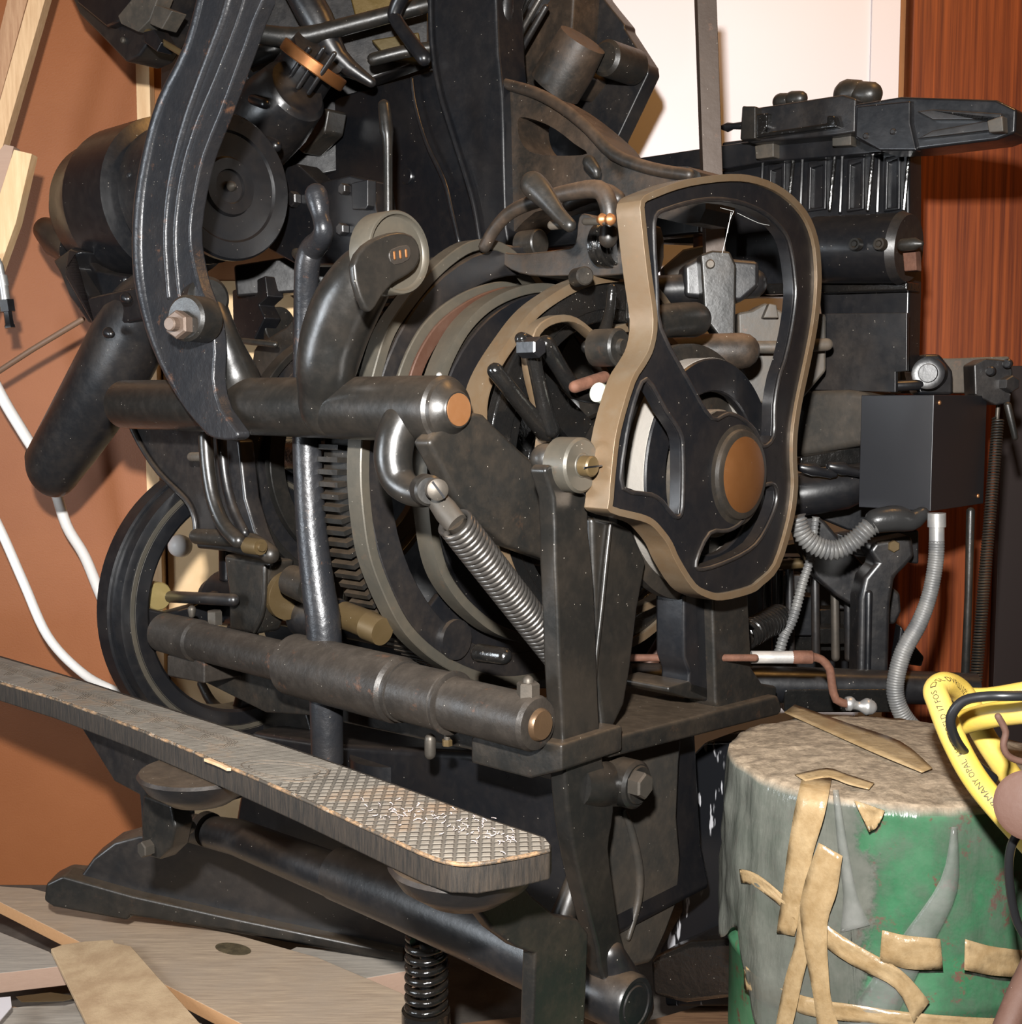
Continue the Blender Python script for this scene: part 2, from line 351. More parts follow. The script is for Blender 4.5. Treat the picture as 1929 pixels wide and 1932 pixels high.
PR('rear_casting', [(890, 150), (1010, 170), (1100, 225), (1180, 300), (1320, 330), (1320, 440), (900, 480)], ('v', 1.78), .04, BLK, .004)
PR('frame_arm', [(948, 180), (948, 155), (1000, 170), (1050, 195), (1100, 232), (1140, 268), (1170, 300), (1240, 312), (1320, 325), (1320, 420), (1200, 400), (1120, 380), (1010, 400), (955, 430)], ('v', 1.54), .08, BRN, .008, k=3,
   holes=[[(980, 222), (1015, 228), (1050, 245), (1085, 272), (1108, 290), (1060, 294), (1010, 290), (988, 275), (978, 250)]], hk=3)
TB('frame_arm_edge', [(952, 158, 10), (1010, 175, 11), (1060, 202, 11), (1110, 242, 11), (1160, 292, 12), (1230, 318, 12), (1300, 330, 12)], ('v', 1.535), BRN, 3)
TB('drip_nozzle', [(1112, 306, 13), (1124, 322, 11), (1126, 330, 8)], ('v', 1.50), CAST)
FAN('oil_cross', 1027, 275, ('v', 1.66), .006, .003, .001, STEEL)

# slanting mechanism plate at the top, before the white wall
top = PR('slanted_plate', [(1060, -40), (1110, -40), (1150, 12), (1178, 46), (1178, 54), (1222, 122), (1224, 138), (1165, 262), (1162, 298), (1120, 262), (1020, 90)], ('v', 1.75), .035, BLD, .005)
CY('plate_rivet', 1211, 130, ('v', 1.745), -V, 11, .012, BOLT, parent=top, ch=.004)
CY('plate_rivet', 1057, 44, ('v', 1.72), -V, 9, .012, BOLT, parent=top, ch=.004)
CY('plunger_housing', 1140, 108, ('v', 1.66), (-V).normalized(), 34, .09, CAST, ch=.006)
TB('plunger_rod', [(1073, 118, 9), (1100, 88, 9)], ('v', 1.62), CAST, 1)
TB('motor_drum', [(1048, 165, 52), (1075, 120, 52), (1100, 75, 48)], ('v', 1.62), BRN, 1, 32, 0)
PR('housing_block', [(962, 118), (1020, 20), (1060, -30), (1085, -30), (1078, 80), (1100, 140), (1070, 180), (1010, 170), (975, 150)], ('v', 1.68), .10, BRN, .006)
for i, (a, b) in enumerate([((955, 75), (1005, -15)), ((965, 92), (1018, 0)), ((975, 108), (1030, 14)), ((940, 60), (985, -20))]):
    TB('linkage_bar', [(a[0], a[1], 7), (b[0], b[1], 6)], ('v', 1.60 + .01 * i), (OIL, STEEL, BLD, OIL)[i], 1)
TB('curved_hook', [(955, -10, 16), (950, 30, 18), (938, 60, 15), (930, 75, 8)], ('v', 1.55), BLD)
PR('lower_guide', [(1085, 168), (1120, 160), (1150, 225), (1140, 262), (1110, 240)], ('v', 1.78), .05, GREY, .003)

# top left: distributor end, barrel, ribs
PR('distributor_end', [(110, -60), (330, -60), (292, 60), (262, 105), (237, 117), (190, 68), (150, 28)], ('v', 1.22), .07, BLD, .005)
PR('distributor_cover', [(150, -60), (285, -60), (225, 40), (200, 50), (145, 5)], ('v', 1.20), .03, BLK, .004)
PR('guide_block', [(255, -10), (300, -10), (282, 38), (260, 60), (228, 45), (222, 30)], ('v', 1.195), .03, GREY, .002)
PR('guide_block', [(292, 8), (325, 20), (305, 55), (282, 45)], ('v', 1.195), .03, GREY, .002)
CY('guide_screw', 229, 75, ('v', 1.215), -V, 6, .01, BOLT)
TB('threaded_rod', [(268, 50, 7), (300, 75, 6), (350, 105, 6)], ('v', 1.21), BRASS, 1)
PR('guide_bracket', [(270, 60), (290, 55), (305, 80), (296, 98), (272, 80)], ('v', 1.2), .03, BLK, .002)
PR('side_upright', [(303, 60), (345, 60), (345, 260), (320, 260), (303, 170)], ('v', 1.34), .04, BLK, .003)
PR('upper_casting', [(330, -60), (810, -60), (810, 110), (700, 150), (640, 130), (560, 170), (480, 190), (430, 60), (350, 20)], ('y', 2.40), .06, BLD, .006)
PR('rear_casting', [(330, -60), (1110, -60), (1100, 120), (960, 260), (600, 330), (470, 330), (420, 200), (345, 120)], ('y', 2.52), .03, BLK, .004)
PR('cover_plate', [(500, -50), (560, -50), (575, 25), (553, 62), (510, 8)], ('v', 1.55), .04, BLK, .005)
PR('amber_tray', [(652, -40), (782, -40), (770, 15), (672, 38)], ('y', 2.36), .02, iron('amber_plate', (.10, .065, .015), .4, metal=.4, damt=.2))
PR('amber_tray', [(700, 75), (790, 60), (800, 120), (730, 110)], ('y', 2.36), .02, iron('amber_plate_dull', (.07, .05, .015), .45, metal=.4, damt=.2))
TB('strut', [(480, 62, 18), (560, 70, 18), (650, 50, 16), (808, 8, 15)], ('y', 2.28), CAST, 3)
TB('strut', [(705, 112, 12), (760, 98, 12), (810, 90, 11)], ('y', 2.26), CAST, 2)
TB('yoke_arm', [(770, -30, 16), (746, 20, 14), (752, 45, 13), (800, 110, 14)], ('v', 1.50), BLK, 4)
TB('yoke_arm', [(560, -30, 30), (600, 40, 32), (640, 110, 20), (700, 155, 10)], ('y', 2.30), BLD, 3)
PR('amber_block', [(460, 60), (525, 60), (520, 110), (470, 130)], ('y', 2.36), .03, BRASS)
TB('strut', [(420, 125, 20), (520, 92, 16)], ('y', 2.32), CAST, 1)
# barrel with ribbed neck and a brass ring
bm_ = TB('barrel', [(436, 292, 52), (446, 282, 70), (462, 266, 80), (520, 212, 76), (556, 172, 66), (562, 166, 56)], ('v', 1.40), BLD, 1, 40, 0)
TB('barrel_neck', [(530, 200, 58), (575, 135, 55), (602, 98, 52)], ('v', 1.44), BLD, 1, 32, 0)
for a in (-2.6, -1.9, -1.2, -.5):
    dx, dy = math.cos(a) * 40, math.sin(a) * 22
    TB('neck_rib', [(548+dx, 185+dy, 5), (596+dx, 112+dy, 5)], ('v', 1.395), BLD, 1)
pc = pt(598, 112, ('v', 1.42)); ax = (pt(640, 45, ('v', 1.44)) - pc).normalized()
MB().ring(pc, ax, m_px(pc, 68), m_px(pc, 55), .022).build('brass_collar', BRONZE, M)
PR('link_casting', [(560, 200), (620, 205), (612, 250), (570, 290), (545, 270)], ('v', 1.55), .05, CAST, .006)
TB('barrel_lug', [(505, 268, 12), (520, 275, 12)], ('v', 1.33), BLK, 1)
TB('barrel_lug', [(478, 188, 10), (500, 196, 10)], ('v', 1.33), BLK, 1)

# stacked discs (metal pot drive) on the left
c0 = pt(432, 352, ('v', 1.22)); q = m_px(c0, 1)
MB().lathe(c0, U, [(.001, q*18), (.001, q*30), (.005, q*32), (.006, q*52), (0, q*56), (0, q*100), (.004, q*104), (.004, q*134), (0, q*138), (-.010, q*138), (-.012, q*120), (-.05, q*118), (-.06, q*60)], 64).build('large_disc', BLK, M)
MB().lathe(c0 + U*.012, U, [(.006, q*3), (.0, q*8), (-.006, q*10)], 20).build('disc_pin', BOLT, M)
MB().lathe(c0, U, [(-.055, q*110), (-.075, q*137), (-.145, q*137), (-.15, q*118), (-.175, q*116)], 64).build('clutch_drum', BLD, M)
MB().lathe(c0, U, [(-.16, q*120), (-.17, q*158), (-.30, q*158), (-.31, q*146), (-.38, q*140), (-.395, q*128), (-.43, q*112), (-.455, q*60), (-.46, q*10)], 64).build('drum_housing', BLK, M)
for d_, a_ in ((-.11, 2.3), (-.11, 3.0), (-.22, 2.4), (-.22, 3.0), (-.22, 3.7)):
    rr = q * (137 if d_ > -.15 else 150); p = c0 + U*d_ - V*(math.cos(a_-math.pi)*rr) + Z*(-math.sin(a_-math.pi)*rr)
    MB().lathe(p, (p - (c0 + U*d_)).normalized(), [(.003, .002), (.001, .006), (-.003, .007)], 12).build('drum_rivet', BLD, M)
TB('drum_boss', [(90, 436, 26), (112, 452, 36), (150, 470, 40)], ('v', 1.16), BLK, 1, 24, 1)
PR('pot_flange', [(98, 492), (135, 465), (160, 482), (178, 510), (235, 520), (235, 600), (165, 610), (130, 560), (112, 515)], ('v', 1.12), .07, BLK, .006)
PR('pot_flange', [(128, 468), (150, 475), (130, 505), (165, 560), (255, 540), (275, 600), (180, 625), (120, 520)], ('v', 1.09), .05, BLK, .006)
# hanging tapered chute
chute = TB('tapered_chute', [(300, 560, 62, 1.14), (258, 610, 78, 1.14), (210, 700, 78, 1.13), (150, 800, 70, 1.12), (105, 870, 62, 1.11), (98, 880, 60, 1.11)], ('v', 1.13), BLD, 3, 40, 0, .8)
TB('chute_end', [(98, 880, 61, 1.11), (93, 890, 50, 1.11)], ('v', 1.11), BLD, 1, 40, 0, .8, parent=chute)
for (x, y) in ((238, 562), (205, 628)): TB('chute_rivet', [(x, y, 11), (x+4, y+2, 8)], ('v', 1.065), BLK, 1, parent=chute)

# mid-left plate with bolts, and the upright lever pin
PR('clutch_bracket', [(515, 400), (540, 315), (560, 308), (600, 345), (660, 330), (700, 340), (720, 460), (700, 500), (560, 500), (505, 470)], ('v', 1.40), .05, BLK, .004)
for (x, y, r) in ((548, 375, 15), (644, 356, 11), (640, 432, 12)): HX('bracket_bolt', x, y, ('v', 1.385), -V, r, .014, BLD)
PR('bracket_tab', [(663, 345), (694, 338), (694, 388), (690, 395), (664, 395)], ('v', 1.385), .02, BLK, .002)
TB('upright_pin', [(725, 200, 12), (730, 250, 13), (732, 280, 9), (733, 480, 9)], ('v', 1.36), TUBE, 2, 16, 3)
TB('pipe_elbow', [(560, 478, 10), (575, 495, 10), (590, 500, 8)], ('v', 1.36), CAST)
PR('hanging_bracket', [(438, 548), (500, 520), (505, 560), (488, 575), (500, 600), (480, 640), (440, 640)], ('v', 1.45), .04, BLK, .003)
PR('cross_beam', [(440, 500), (600, 475), (905, 455), (905, 540), (640, 545), (445, 560)], ('y', 2.42), .06, BLK, .006)
TB('tie_rod', [(510, 522, 5), (590, 585, 5)], ('v', 1.6), BOLT, 1)
CY('small_pulley', 530, 615, ('v', 1.50), U, 36, .05, CAST)
PR('gear_housing', [(478, 660), (500, 640), (540, 615), (565, 600), (565, 740), (478, 740)], ('v', 1.35), .05, CAST, .006, k=2)
TB('lever_rod', [(430, 640, 6), (520, 650, 6)], ('v', 1.3), CAST, 1)

# ---- cams on the main shaft
def axp(s): return W(s, AV, AZ)
MB().tube([axp(-.90), axp(-2.0)], .030, 24).build('cam_shaft', OIL, M)
def polar_cam(name, s, t, trace, rdef, wdt, mat, ins=.006, spokes=(), hub=.07, webmat=OIL, chamfer=0, tplane=None):
    ths = []
    for x, y in trace:
        p = pt(x, y, ('s', tplane or s)); a = math.atan2(p.z - AZ, p.dot(V) - AV); ths.append((a % (2*math.pi), math.hypot(p.z - AZ, p.dot(V) - AV)))
    ths.sort()
    def rad(a):
        a %= 2*math.pi; n = len(ths)
        if not n: return rdef
        for i in range(n):
            a0, r0 = ths[i]; a1, r1 = ths[(i+1) % n]
            if i == n-1: a1 += 2*math.pi
            aa = a if a >= a0 else a + 2*math.pi
            if a0 <= aa <= a1:
                f = (aa - a0) / max(a1 - a0, 1e-6)
                if a1 - a0 > .7:                      # untraced stretch: ease to the plain radius
                    e = min(1, min(f, 1-f) * (a1-a0) / .45); e = e*e*(3-2*e); base = r0 + (r1-r0)*f
                    return base + (rdef - base) * e
                return r0 + (r1 - r0) * f
        return rdef
    NN = 160; mb = MB(); rings = []
    R = [rad(2*math.pi*i/NN) for i in range(NN)]
    R = [(R[i-2] + R[i-1]*2 + R[i]*3 + R[(i+1) % NN]*2 + R[(i+2) % NN]) / 9 for i in range(NN)]
    prof = [(-.0015, 0), (0, -.0015 - chamfer), (0, -wdt + .001), (-.001, -wdt), (-t + .001, -wdt), (-t, -wdt + .001), (-t, -.0015), (-t + .0015, 0)]
    for d, dr in prof:
        rings.append([mb.bm.verts.new(axp(s + d) + (V*math.cos(2*math.pi*i/NN) + Z*math.sin(2*math.pi*i/NN)) * (R[i] + dr)) for i in range(NN)])
    for j in range(len(prof)): mb._bridge(rings[j], rings[(j+1) % len(prof)])
    o = mb.build(name, mat, M)
    rm = sum(R)/NN
    if spokes:
        wb = MB()
        wb.ring(axp(s - .008), U, rm - wdt + .004, rm - wdt - .035, t - .016)
        wb.ring(axp(s + .004), U, hub, .028, t + .008)
        for a in spokes:
            d = V*math.cos(a) + Z*math.sin(a); e = V*(-math.sin(a)) + Z*math.cos(a); r0, r1 = hub - .008, rm - wdt - .02
            wb.prism([axp(s-.006) + d*r0 + e*.026, axp(s-.006) + d*r1 + e*.018, axp(s-.006) + d*r1 - e*.018, axp(s-.006) + d*r0 - e*.026], U * -(t - .012))
        wb.build('cam_web', webmat, o, bevel=.003)
    return o
polar_cam('cam_wheel', -1.685, .03, [], .226, .012, TUBE, spokes=(.4, 2.3, 4.2), webmat=BLD)
polar_cam('cam_wheel', -1.672, .016, [], .190, .030, TUBE)
# gear wheel with teeth
gs = -1.32; gr = .331; gm = MB(); nt_ = 120
gm.ring(axp(gs), U, gr - .014, gr - .055, .055, 96)
for i in range(nt_):
    a = 2*math.pi*i/nt_; d = V*math.cos(a) + Z*math.sin(a); e = V*(-math.sin(a)) + Z*math.cos(a)
    gm.box(axp(gs - .0275) + d*(gr - .008), U*.026, e*.0036, d*.012)
gm.ring(axp(gs - .01), U, .08, .028, .04)
for a in (.9, 3.0, 5.1):
    d = V*math.cos(a) + Z*math.sin(a); e = V*(-math.sin(a)) + Z*math.cos(a)
    gm.box(axp(gs - .03) + d*.18, U*.012, e*.02, d*.105)
gm.build('gear_wheel', CAST, M)
E_tr = [(687, 688), (707, 622), (745, 568), (790, 514), (832, 477), (865, 456), (898, 452), (931, 460), (969, 494), (1010, 547),
        (660, 834), (658, 893), (664, 972), (676, 1051), (699, 1110), (739, 1188), (794, 1240)]
cE = polar_cam('cam_wheel', -1.255, .030, E_tr, .345, .016, RIMG, spokes=(.3, 2.0, 4.75), hub=.09, tplane=-1.28)
MB().ring(axp(-1.257), U, .335, .292, .018).build('cam_web', BLD, cE)
MB().prism([axp(-1.258) + V*x + Z*z for x, z in ((-.10, -.31), (.10, -.32), (.14, -.18), (-.02, -.15), (-.20, -.18), (-.235, -.21))], U*-.012).build('cam_web', BLK, cE, bevel=.003)
polar_cam('cam_wheel', -1.248, .006, [(745, 735), (762, 680), (800, 610), (860, 560), (925, 535)], .262, .02, RIMG)
polar_cam('cam_wheel', -1.241, .006, [(768, 735), (784, 680), (820, 618), (880, 570), (940, 545)], .262, .02, RED)
cD = polar_cam('cam_wheel', -1.205, .034, [(818, 669), (849, 614), (888, 575), (932, 551), (973, 539), (810, 1090), (877, 1168)], .272, .014, RIMG, spokes=(2.4, 4.0), chamfer=.006, tplane=-1.235)
MB().ring(axp(-1.209), U, .262, .215, .02).build('cam_web', BLK, cD)
# toothed segment in the shadow under the spring
sg = MB().ring(axp(-1.10), U, .262, .215, .016)
for i in range(80):
    a = 2*math.pi*i/80; d = V*math.cos(a) + Z*math.sin(a); e = V*(-math.sin(a)) + Z*math.cos(a)
    if 3.4 < a < 5.6: sg.box(axp(-1.108) + d*.264, U*.008, e*.0055, d*.008)
sg.build('toothed_segment', OIL, M)
cC = polar_cam('cam_wheel', -1.085, .032, [(879, 732), (900, 689), (932, 642), (971, 590), (1018, 555), (1069, 529), (1124, 518), (1187, 524)], .272, .012, RIM, spokes=(2.52, 1.2), chamfer=.012, hub=.075, tplane=-1.115)
MB().ring(axp(-1.095), U, .245, .215, .014).build('cam_web', OIL, cC)
cF = polar_cam('cam_wheel', -1.05, .02, [(1010, 615), (1040, 597), (1075, 592), (1105, 605), (1130, 640)], .21, .012, RIM, hub=.06)
TB('follower_arm', [(985, 640, 14), (1003, 655, 16), (1012, 700, 14), (1030, 780, 16), (1040, 810, 18)], ('s', -1.03), OIL)
TB('follower_arm', [(935, 700, 16), (990, 770, 16), (1030, 815, 20)], ('s', -1.04), OIL, 2)
TB('follower_arm', [(1030, 650, 18), (1060, 700, 16), (1085, 735, 18), (1120, 740, 22)], ('s', -1.03), OIL, 2)
HX('follower_bolt', 1020, 655, ('s', -1.0), U, 20, .03, BLK)
TB('brace', [(1155, 545, 10), (1150, 590, 10), (1135, 640, 14), (1110, 655, 14)], ('s', -1.02), OIL)
TB('brace', [(1190, 540, 9), (1188, 600, 9)], ('s', -1.02), OIL)
MB().lathe(axp(-.99), U, [(0, .03), (0, .055), (-.004, .062), (-.05, .066), (-.055, .085), (-.10, .088)], 40).build('shaft_hub', OIL, M)
TB('white_knob', [(1128, 740, 19), (1160, 752, 19)], ('s', -.97), plain('cream_knob', (.34, .35, .28), .4), 1, 24, 0, parent=None, label='cream coloured round-ended knob')
CY('follower_roller', 1172, 655, ('s', -.955), U, 36, .04, CAST, extra=lambda r: [(.006, r*.25), (.006, r*.4), (0, r*.45), (0, r-.003), (-.003, r), (-.04, r)])
TB('oil_pipe', [(1085, 730, 12), (1140, 712, 12)], ('s', -1.0), RUST, 1)

# ---- the outer heart-shaped cam, its hub and bronze cap
SA = -.878
outer = [(1210, 378), (1240, 358), (1300, 338), (1378, 328), (1432, 334), (1482, 357), (1523, 398), (1544, 447), (1551, 505), (1550, 560), (1543, 620), (1530, 687), (1514, 763), (1506, 820), (1505, 870), (1507, 918), (1498, 985),
         (1472, 1070), (1440, 1105), (1418, 1120), (1365, 1133), (1335, 1128), (1307, 1110), (1276, 1061), (1262, 1030), (1245, 1007), (1230, 992), (1209, 983), (1152, 967), (1150, 940), (1156, 870), (1165, 807), (1191, 718), (1213, 680), (1227, 651), (1233, 602), (1222, 520), (1212, 430)]
def offset(L, d):
    n = len(L); out = []
    ar = sum(L[i][0]*L[(i+1) % n][1] - L[(i+1) % n][0]*L[i][1] for i in range(n)); sg = 1 if ar > 0 else -1
    for i in range(n):
        a, b, c = L[i-1], L[i], L[(i+1) % n]
        tx, ty = c[0]-a[0], c[1]-a[1]; l = math.hypot(tx, ty) or 1
        out.append((b[0] - sg*ty/l*d[0]*1, b[1] + sg*tx/l*d[1]))
    return out
oc = crm(outer, 3, True)
band = offset(oc, (9, 14))
winA = [(1246, 410), (1267, 398), (1316, 384), (1362, 380), (1412, 389), (1453, 410), (1484, 443), (1495, 476), (1501, 518), (1503, 559), (1495, 621), (1482, 679), (1472, 709), (1463, 763), (1461, 822), (1446, 838), (1432, 808), (1405, 784), (1378, 776), (1350, 785), (1310, 720), (1256, 618), (1249, 539), (1244, 456)]
winB = [(1224, 720), (1258, 776), (1284, 816), (1290, 852), (1289, 954), (1282, 972), (1270, 960), (1258, 943), (1236, 929), (1184, 918), (1187, 852), (1205, 763)]
winC = [(1436, 930), (1450, 920), (1463, 918), (1467, 941), (1454, 981), (1427, 1025), (1383, 1052), (1329, 1070), (1323, 1061), (1347, 1010), (1380, 1006), (1410, 985)]
pl = ('s', SA)
P3 = lambda L, s=SA: [pt(x, y, ('s', s)) for x, y in L]
camA = MB().prism(P3(oc), U * -.036, [P3(band)]).build('cam_wheel', RIM, M, bevel=.0015, label='outermost heart-shaped cam with tan worn edge')
sh = lambda L, d: [p - U*d for p in L]
MB().prism(sh(P3(offset(oc, (8, 13))), .005), U * -.016, [sh(P3(crm(w_, 2, True)), .005) for w_ in (winA, winB, winC)]).build('cam_web', BLK, camA, bevel=.003)
for w_ in (winA, winB, winC):                       # raised lips round the openings
    L = sh(P3(crm(offset(w_, (-4, -5)), 3, True)), .004)
    MB().tube(L, .0028, 8, closed=True).build('web_lip', BLD, camA)
axA = W(SA, AV, AZ)
qa = m_px(axA, 1)
MB().lathe(W(SA, AV, AZ), U, [(.004, .03), (.004, qa*80), (.002, qa*84), (-.003, qa*86), (-.006, qa*99), (-.012, qa*102), (-.045, qa*102)], 64).build('cam_hub', CAST, camA)
MB().lathe(W(SA, AV, AZ) + U*.003, U, [(.011, .001), (.0105, qa*12), (.009, qa*35), (.0055, qa*58), (.001, qa*72), (-.004, qa*75)], 56).build('bronze_cap', BRONZE, camA, label='domed bronze hub cap')
cw = MB()
for P_ in ([(1385, 398), (1376, 420), (1370, 450), (1363, 478)], [(1383, 398), (1360, 392)], [(1392, 402), (1430, 420), (1452, 425)], [(1380, 400), (1373, 440)]):
    cw.tube([pt(x, y, ('s', SA - .01)) for x, y in crm(P_, 3)], .0003, 5)
cw.build('cobweb', plain('cobweb_dust', (.6, .6, .58), .9), camA)
# second wheel right behind it
cB = MB().ring(axp(-.925), U, .158, .128, .050, 96).build('dusty_wheel', DUSTRIM, M)
MB().ring(axp(-.923), U, .1572, .112, .012, 96).build('wheel_face', BLK, cB)
MB().ring(axp(-.915), U, .088, .066, .05, 64).build('inner_ring', GREY, cB)
for a in (.5, 2.6, 4.7):
    d = V*math.cos(a) + Z*math.sin(a); e = V*(-math.sin(a)) + Z*math.cos(a)
    MB().box(axp(-.945) + d*.10, U*.01, e*.014, d*.035).build('wheel_spoke', BLK, cB, bevel=.003)
MB().lathe(axp(-.955), U, [(0, .03), (0, .170), (-.004, .178), (-.018, .178), (-.022, .17), (-.03, .03)], 72).build('grease_disc', CAST, M)

# ---- things around the shaft above: handle, hoop, clamp
TB('ball_handle', [(1006, 348, 25), (1020, 362, 24), (1037, 382, 19), (1055, 405, 15), (1075, 425, 13)], ('v', 1.19), CAST, 3, 20, 3)
TB('hoop_arm', [(915, 465, 12), (935, 430, 12), (965, 400, 13), (1010, 380, 14), (1080, 362, 16), (1130, 358, 18), (1148, 385, 18), (1150, 420, 17), (1148, 450, 18)], ('v', 1.30), BRN, 4, 18)
PR('handle_casting', [(915, 455), (960, 478), (1060, 470), (1085, 458), (1092, 410), (1110, 404), (1150, 425), (1200, 420), (1200, 505), (1150, 520), (1090, 520), (1000, 520), (950, 500)], ('v', 1.36), .06, BRN, .009, k=3, seg=3)
TB('hoop_arm', [(1075, 385, 14), (1100, 372, 16), (1140, 362, 17), (1165, 375, 16)], ('v', 1.42), BRN, 3)
TB('link_pin', [(1042, 425, 9), (1075, 422, 9)], ('v', 1.22), GREY, 1)
TB('link_pin', [(1105, 418, 7), (1140, 418, 7)], ('v', 1.22), BOLT, 1)
mbx = MB()
for x in (1137, 1152): mbx.lathe(pt(x, 414, ('v', 1.22)), U, [(-.008, .001), (-.0055, .0055), (0, .008), (.0055, .0055), (.008, .001)], 16)
mbx.build('copper_drop', COPPER, M)
for x, r in ((1145, 42), (1160, 44), (1172, 40)): CY('ringed_collar', x, 462, ('s', -1.06 + (x-1145)*.0006), U, r, .012, OIL, n=32)
CY('nut_cap', 1105, 520, ('v', 1.28), (U - V*.5).normalized(), 18, .03, CAST)
CY('small_roller', 1020, 458, ('v', 1.42), U, 26, .04, CAST)
# long knob and lower cylinder seen through the outer cam
TB('long_knob', [(1215, 615, 30), (1260, 605, 32), (1310, 603, 33)], ('s', -.98), CAST, 2, 28, 3)
TB('cross_cylinder', [(1260, 668, 32), (1330, 664, 34), (1400, 662, 34)], ('y', 1.86), BRN, 1, 28, 2)
TB('cross_cylinder', [(1235, 548, 28), (1300, 545, 28), (1420, 535, 28)], ('y', 2.00), BLD, 1, 28, 2)
PR('grey_casting', [(1392, 590), (1420, 585), (1445, 570), (1460, 578), (1478, 588), (1560, 592), (1560, 700), (1500, 770), (1430, 760), (1395, 690)], ('y', 2.02), .08, GREY, .005)
PR('casting_tab', [(1440, 600), (1452, 572), (1466, 575), (1470, 600)], ('y', 2.0), .02, GREY, .002)
PR('tan_cover', [(1250, 505), (1290, 470), (1330, 462), (1335, 500), (1330, 560), (1255, 560)], ('y', 2.12), .04, GREY, .004)
TB('casting_ridge', [(1400, 655, 12), (1480, 655, 12), (1560, 650, 12)], ('y', 1.99), GREY, 1)

# ---- square bar and its foot
def quadbar(name, a, b, wpx, pl, t, mat):
    return PR(name, [(a[0]-wpx, a[1]), (a[0]+wpx, a[1]), (b[0]+wpx, b[1]), (b[0]-wpx, b[1])], pl, t, mat, .001)
quadbar('square_bar', (1333, -40), (1352, 505), 18.5, ('y', 1.97), .03, iron('bar_steel', (.05, .034, .025), .5, metal=.3, damt=.35, dust=(.085, .062, .046), rust=(.17, .08, .045), ramt=.6, bump=.2))
PR('bar_foot', [(1322, 480), (1345, 472), (1378, 474), (1390, 500), (1388, 640), (1376, 660), (1330, 600)], ('y', 1.93), .06, CAST, .004)
PR('bar_clamp', [(1290, 500), (1322, 482), (1434, 492), (1434, 540), (1400, 570), (1292, 560)], ('y', 1.97), .07, BLD, .008)
CY('clamp_screw', 1341, 498, ('y', 1.925), -NRM['y'], 9, .01, BOLT)

# ---- right hand side: ribbed plate, jaws, magazine arm
pv = 1.95
PR('ribbed_side_plate', [(1362, 268), (1470, 255), (1716, 280), (1716, 545), (1712, 700), (1560, 700), (1545, 560), (1362, 560)], ('v', pv), .05, BLK, .004)
PR('top_rail', [(1190, 300), (1310, 282), (1445, 262), (1640, 248), (1716, 262), (1716, 284), (1440, 306), (1365, 320), (1190, 314)], ('v', pv - .03), .06, BLK, .003)
for i, (x0, x1) in enumerate(((1440, 1482), (1515, 1560), (1590, 1632), (1660, 1700))):
    TB('panel_rib', [(x0, 310-i*5, 4), (x0-4, 400, 4)], ('v', pv - .004), BLK, 1, 8)
    PR('recess_frame', [(x0+9, 312-i*5), (x1, 306-i*5), (x1-2, 395), (x0+7, 400)], ('v', pv - .008), .01, BLK, .002, holes=[[(x0+16, 322-i*5), (x1-8, 316-i*5), (x1-9, 390), (x0+14, 393)]], hk=1)
    TB('slanted_rib', [(x1+16, 300-i*4, 4), (x1+6, 396, 4)], ('v', pv - .006), OIL, 1, 8)
jaw = PR('clamp_jaw', [(1400, 198), (1420, 204), (1590, 178), (1616, 186), (1614, 250), (1575, 256), (1418, 270), (1400, 262)], ('v', pv - .07), .09, BLD, .004)
PR('jaw_lip', [(1420, 216), (1448, 212), (1448, 238), (1440, 250), (1560, 232), (1560, 218), (1574, 218), (1580, 240), (1418, 262)], ('v', pv - .085), .03, OIL, .003, parent=jaw)
PR('clamp_block', [(1400, 200), (1426, 200), (1426, 262), (1396, 264)], ('v', pv - .09), .03, CAST, .003)
PR('clamp_block', [(1424, 275), (1460, 268), (1460, 296), (1426, 300)], ('v', pv - .05), .03, GREY, .002)
PR('clamp_block', [(1570, 258), (1606, 254), (1606, 274), (1570, 276)], ('v', pv - .05), .03, GREY, .002)
TB('jaw_pin', [(1366, 240, 6), (1374, 240, 9), (1384, 238, 6), (1420, 236, 9)], ('v', pv - .08), BLK, 1, 14)
for (x, y, r) in ((1605, 178, 28), (1632, 180, 26), (1478, 192, 16), (1500, 188, 16)): TB('clamp_nut', [(x-4, y, r), (x+10, y-2, r*.9)], ('v', pv - .03), CAST, 1, 20)
arm = PR('magazine_arm', [(1612, 196), (1640, 192), (1700, 182), (1880, 188), (1918, 206), (1916, 250), (1880, 264), (1730, 282), (1660, 284), (1612, 262)], ('v', pv - .12), .07, BLK, .004)
PR('arm_step', [(1616, 200), (1718, 190), (1718, 232), (1730, 284), (1660, 284), (1614, 258)], ('v', pv - .128), .02, BLK, .003, parent=arm)
PR('arm_slot_lip', [(1730, 210), (1760, 206), (1890, 214), (1890, 236), (1868, 246), (1730, 262), (1760, 246), (1868, 226), (1760, 226)], ('v', pv - .135), .02, BLD, .002, parent=arm)
PR('arm_catch', [(1862, 228), (1892, 218), (1894, 248), (1866, 250)], ('v', pv - .145), .02, GREY, .002, parent=arm)
for (x, y) in ((1633, 256), (1684, 248)): CY('arm_rivet', x, y, ('v', pv - .131), -V, 6, .006, BLD, parent=arm)
TB('ejector_cylinder', [(1540, 472, 62, pv-.05), (1640, 470, 64, pv-.05), (1700, 468, 66, pv-.05)], ('v', pv - .05), BLK, 1, 44, 0)
TB('cylinder_end', [(1700, 468, 68, pv-.05), (1716, 468, 62, pv-.05)], ('v', pv - .05), BLD, 1, 44, 0)
for x in (1612, 1658): CY('cylinder_screw', x, 460, ('v', pv - .125), -V, 12, .012, CAST, extra=lambda r: [(0, r*.4), (-.003, r*.4), (0, r*.6), (0, r*.9), (-.012, r)])
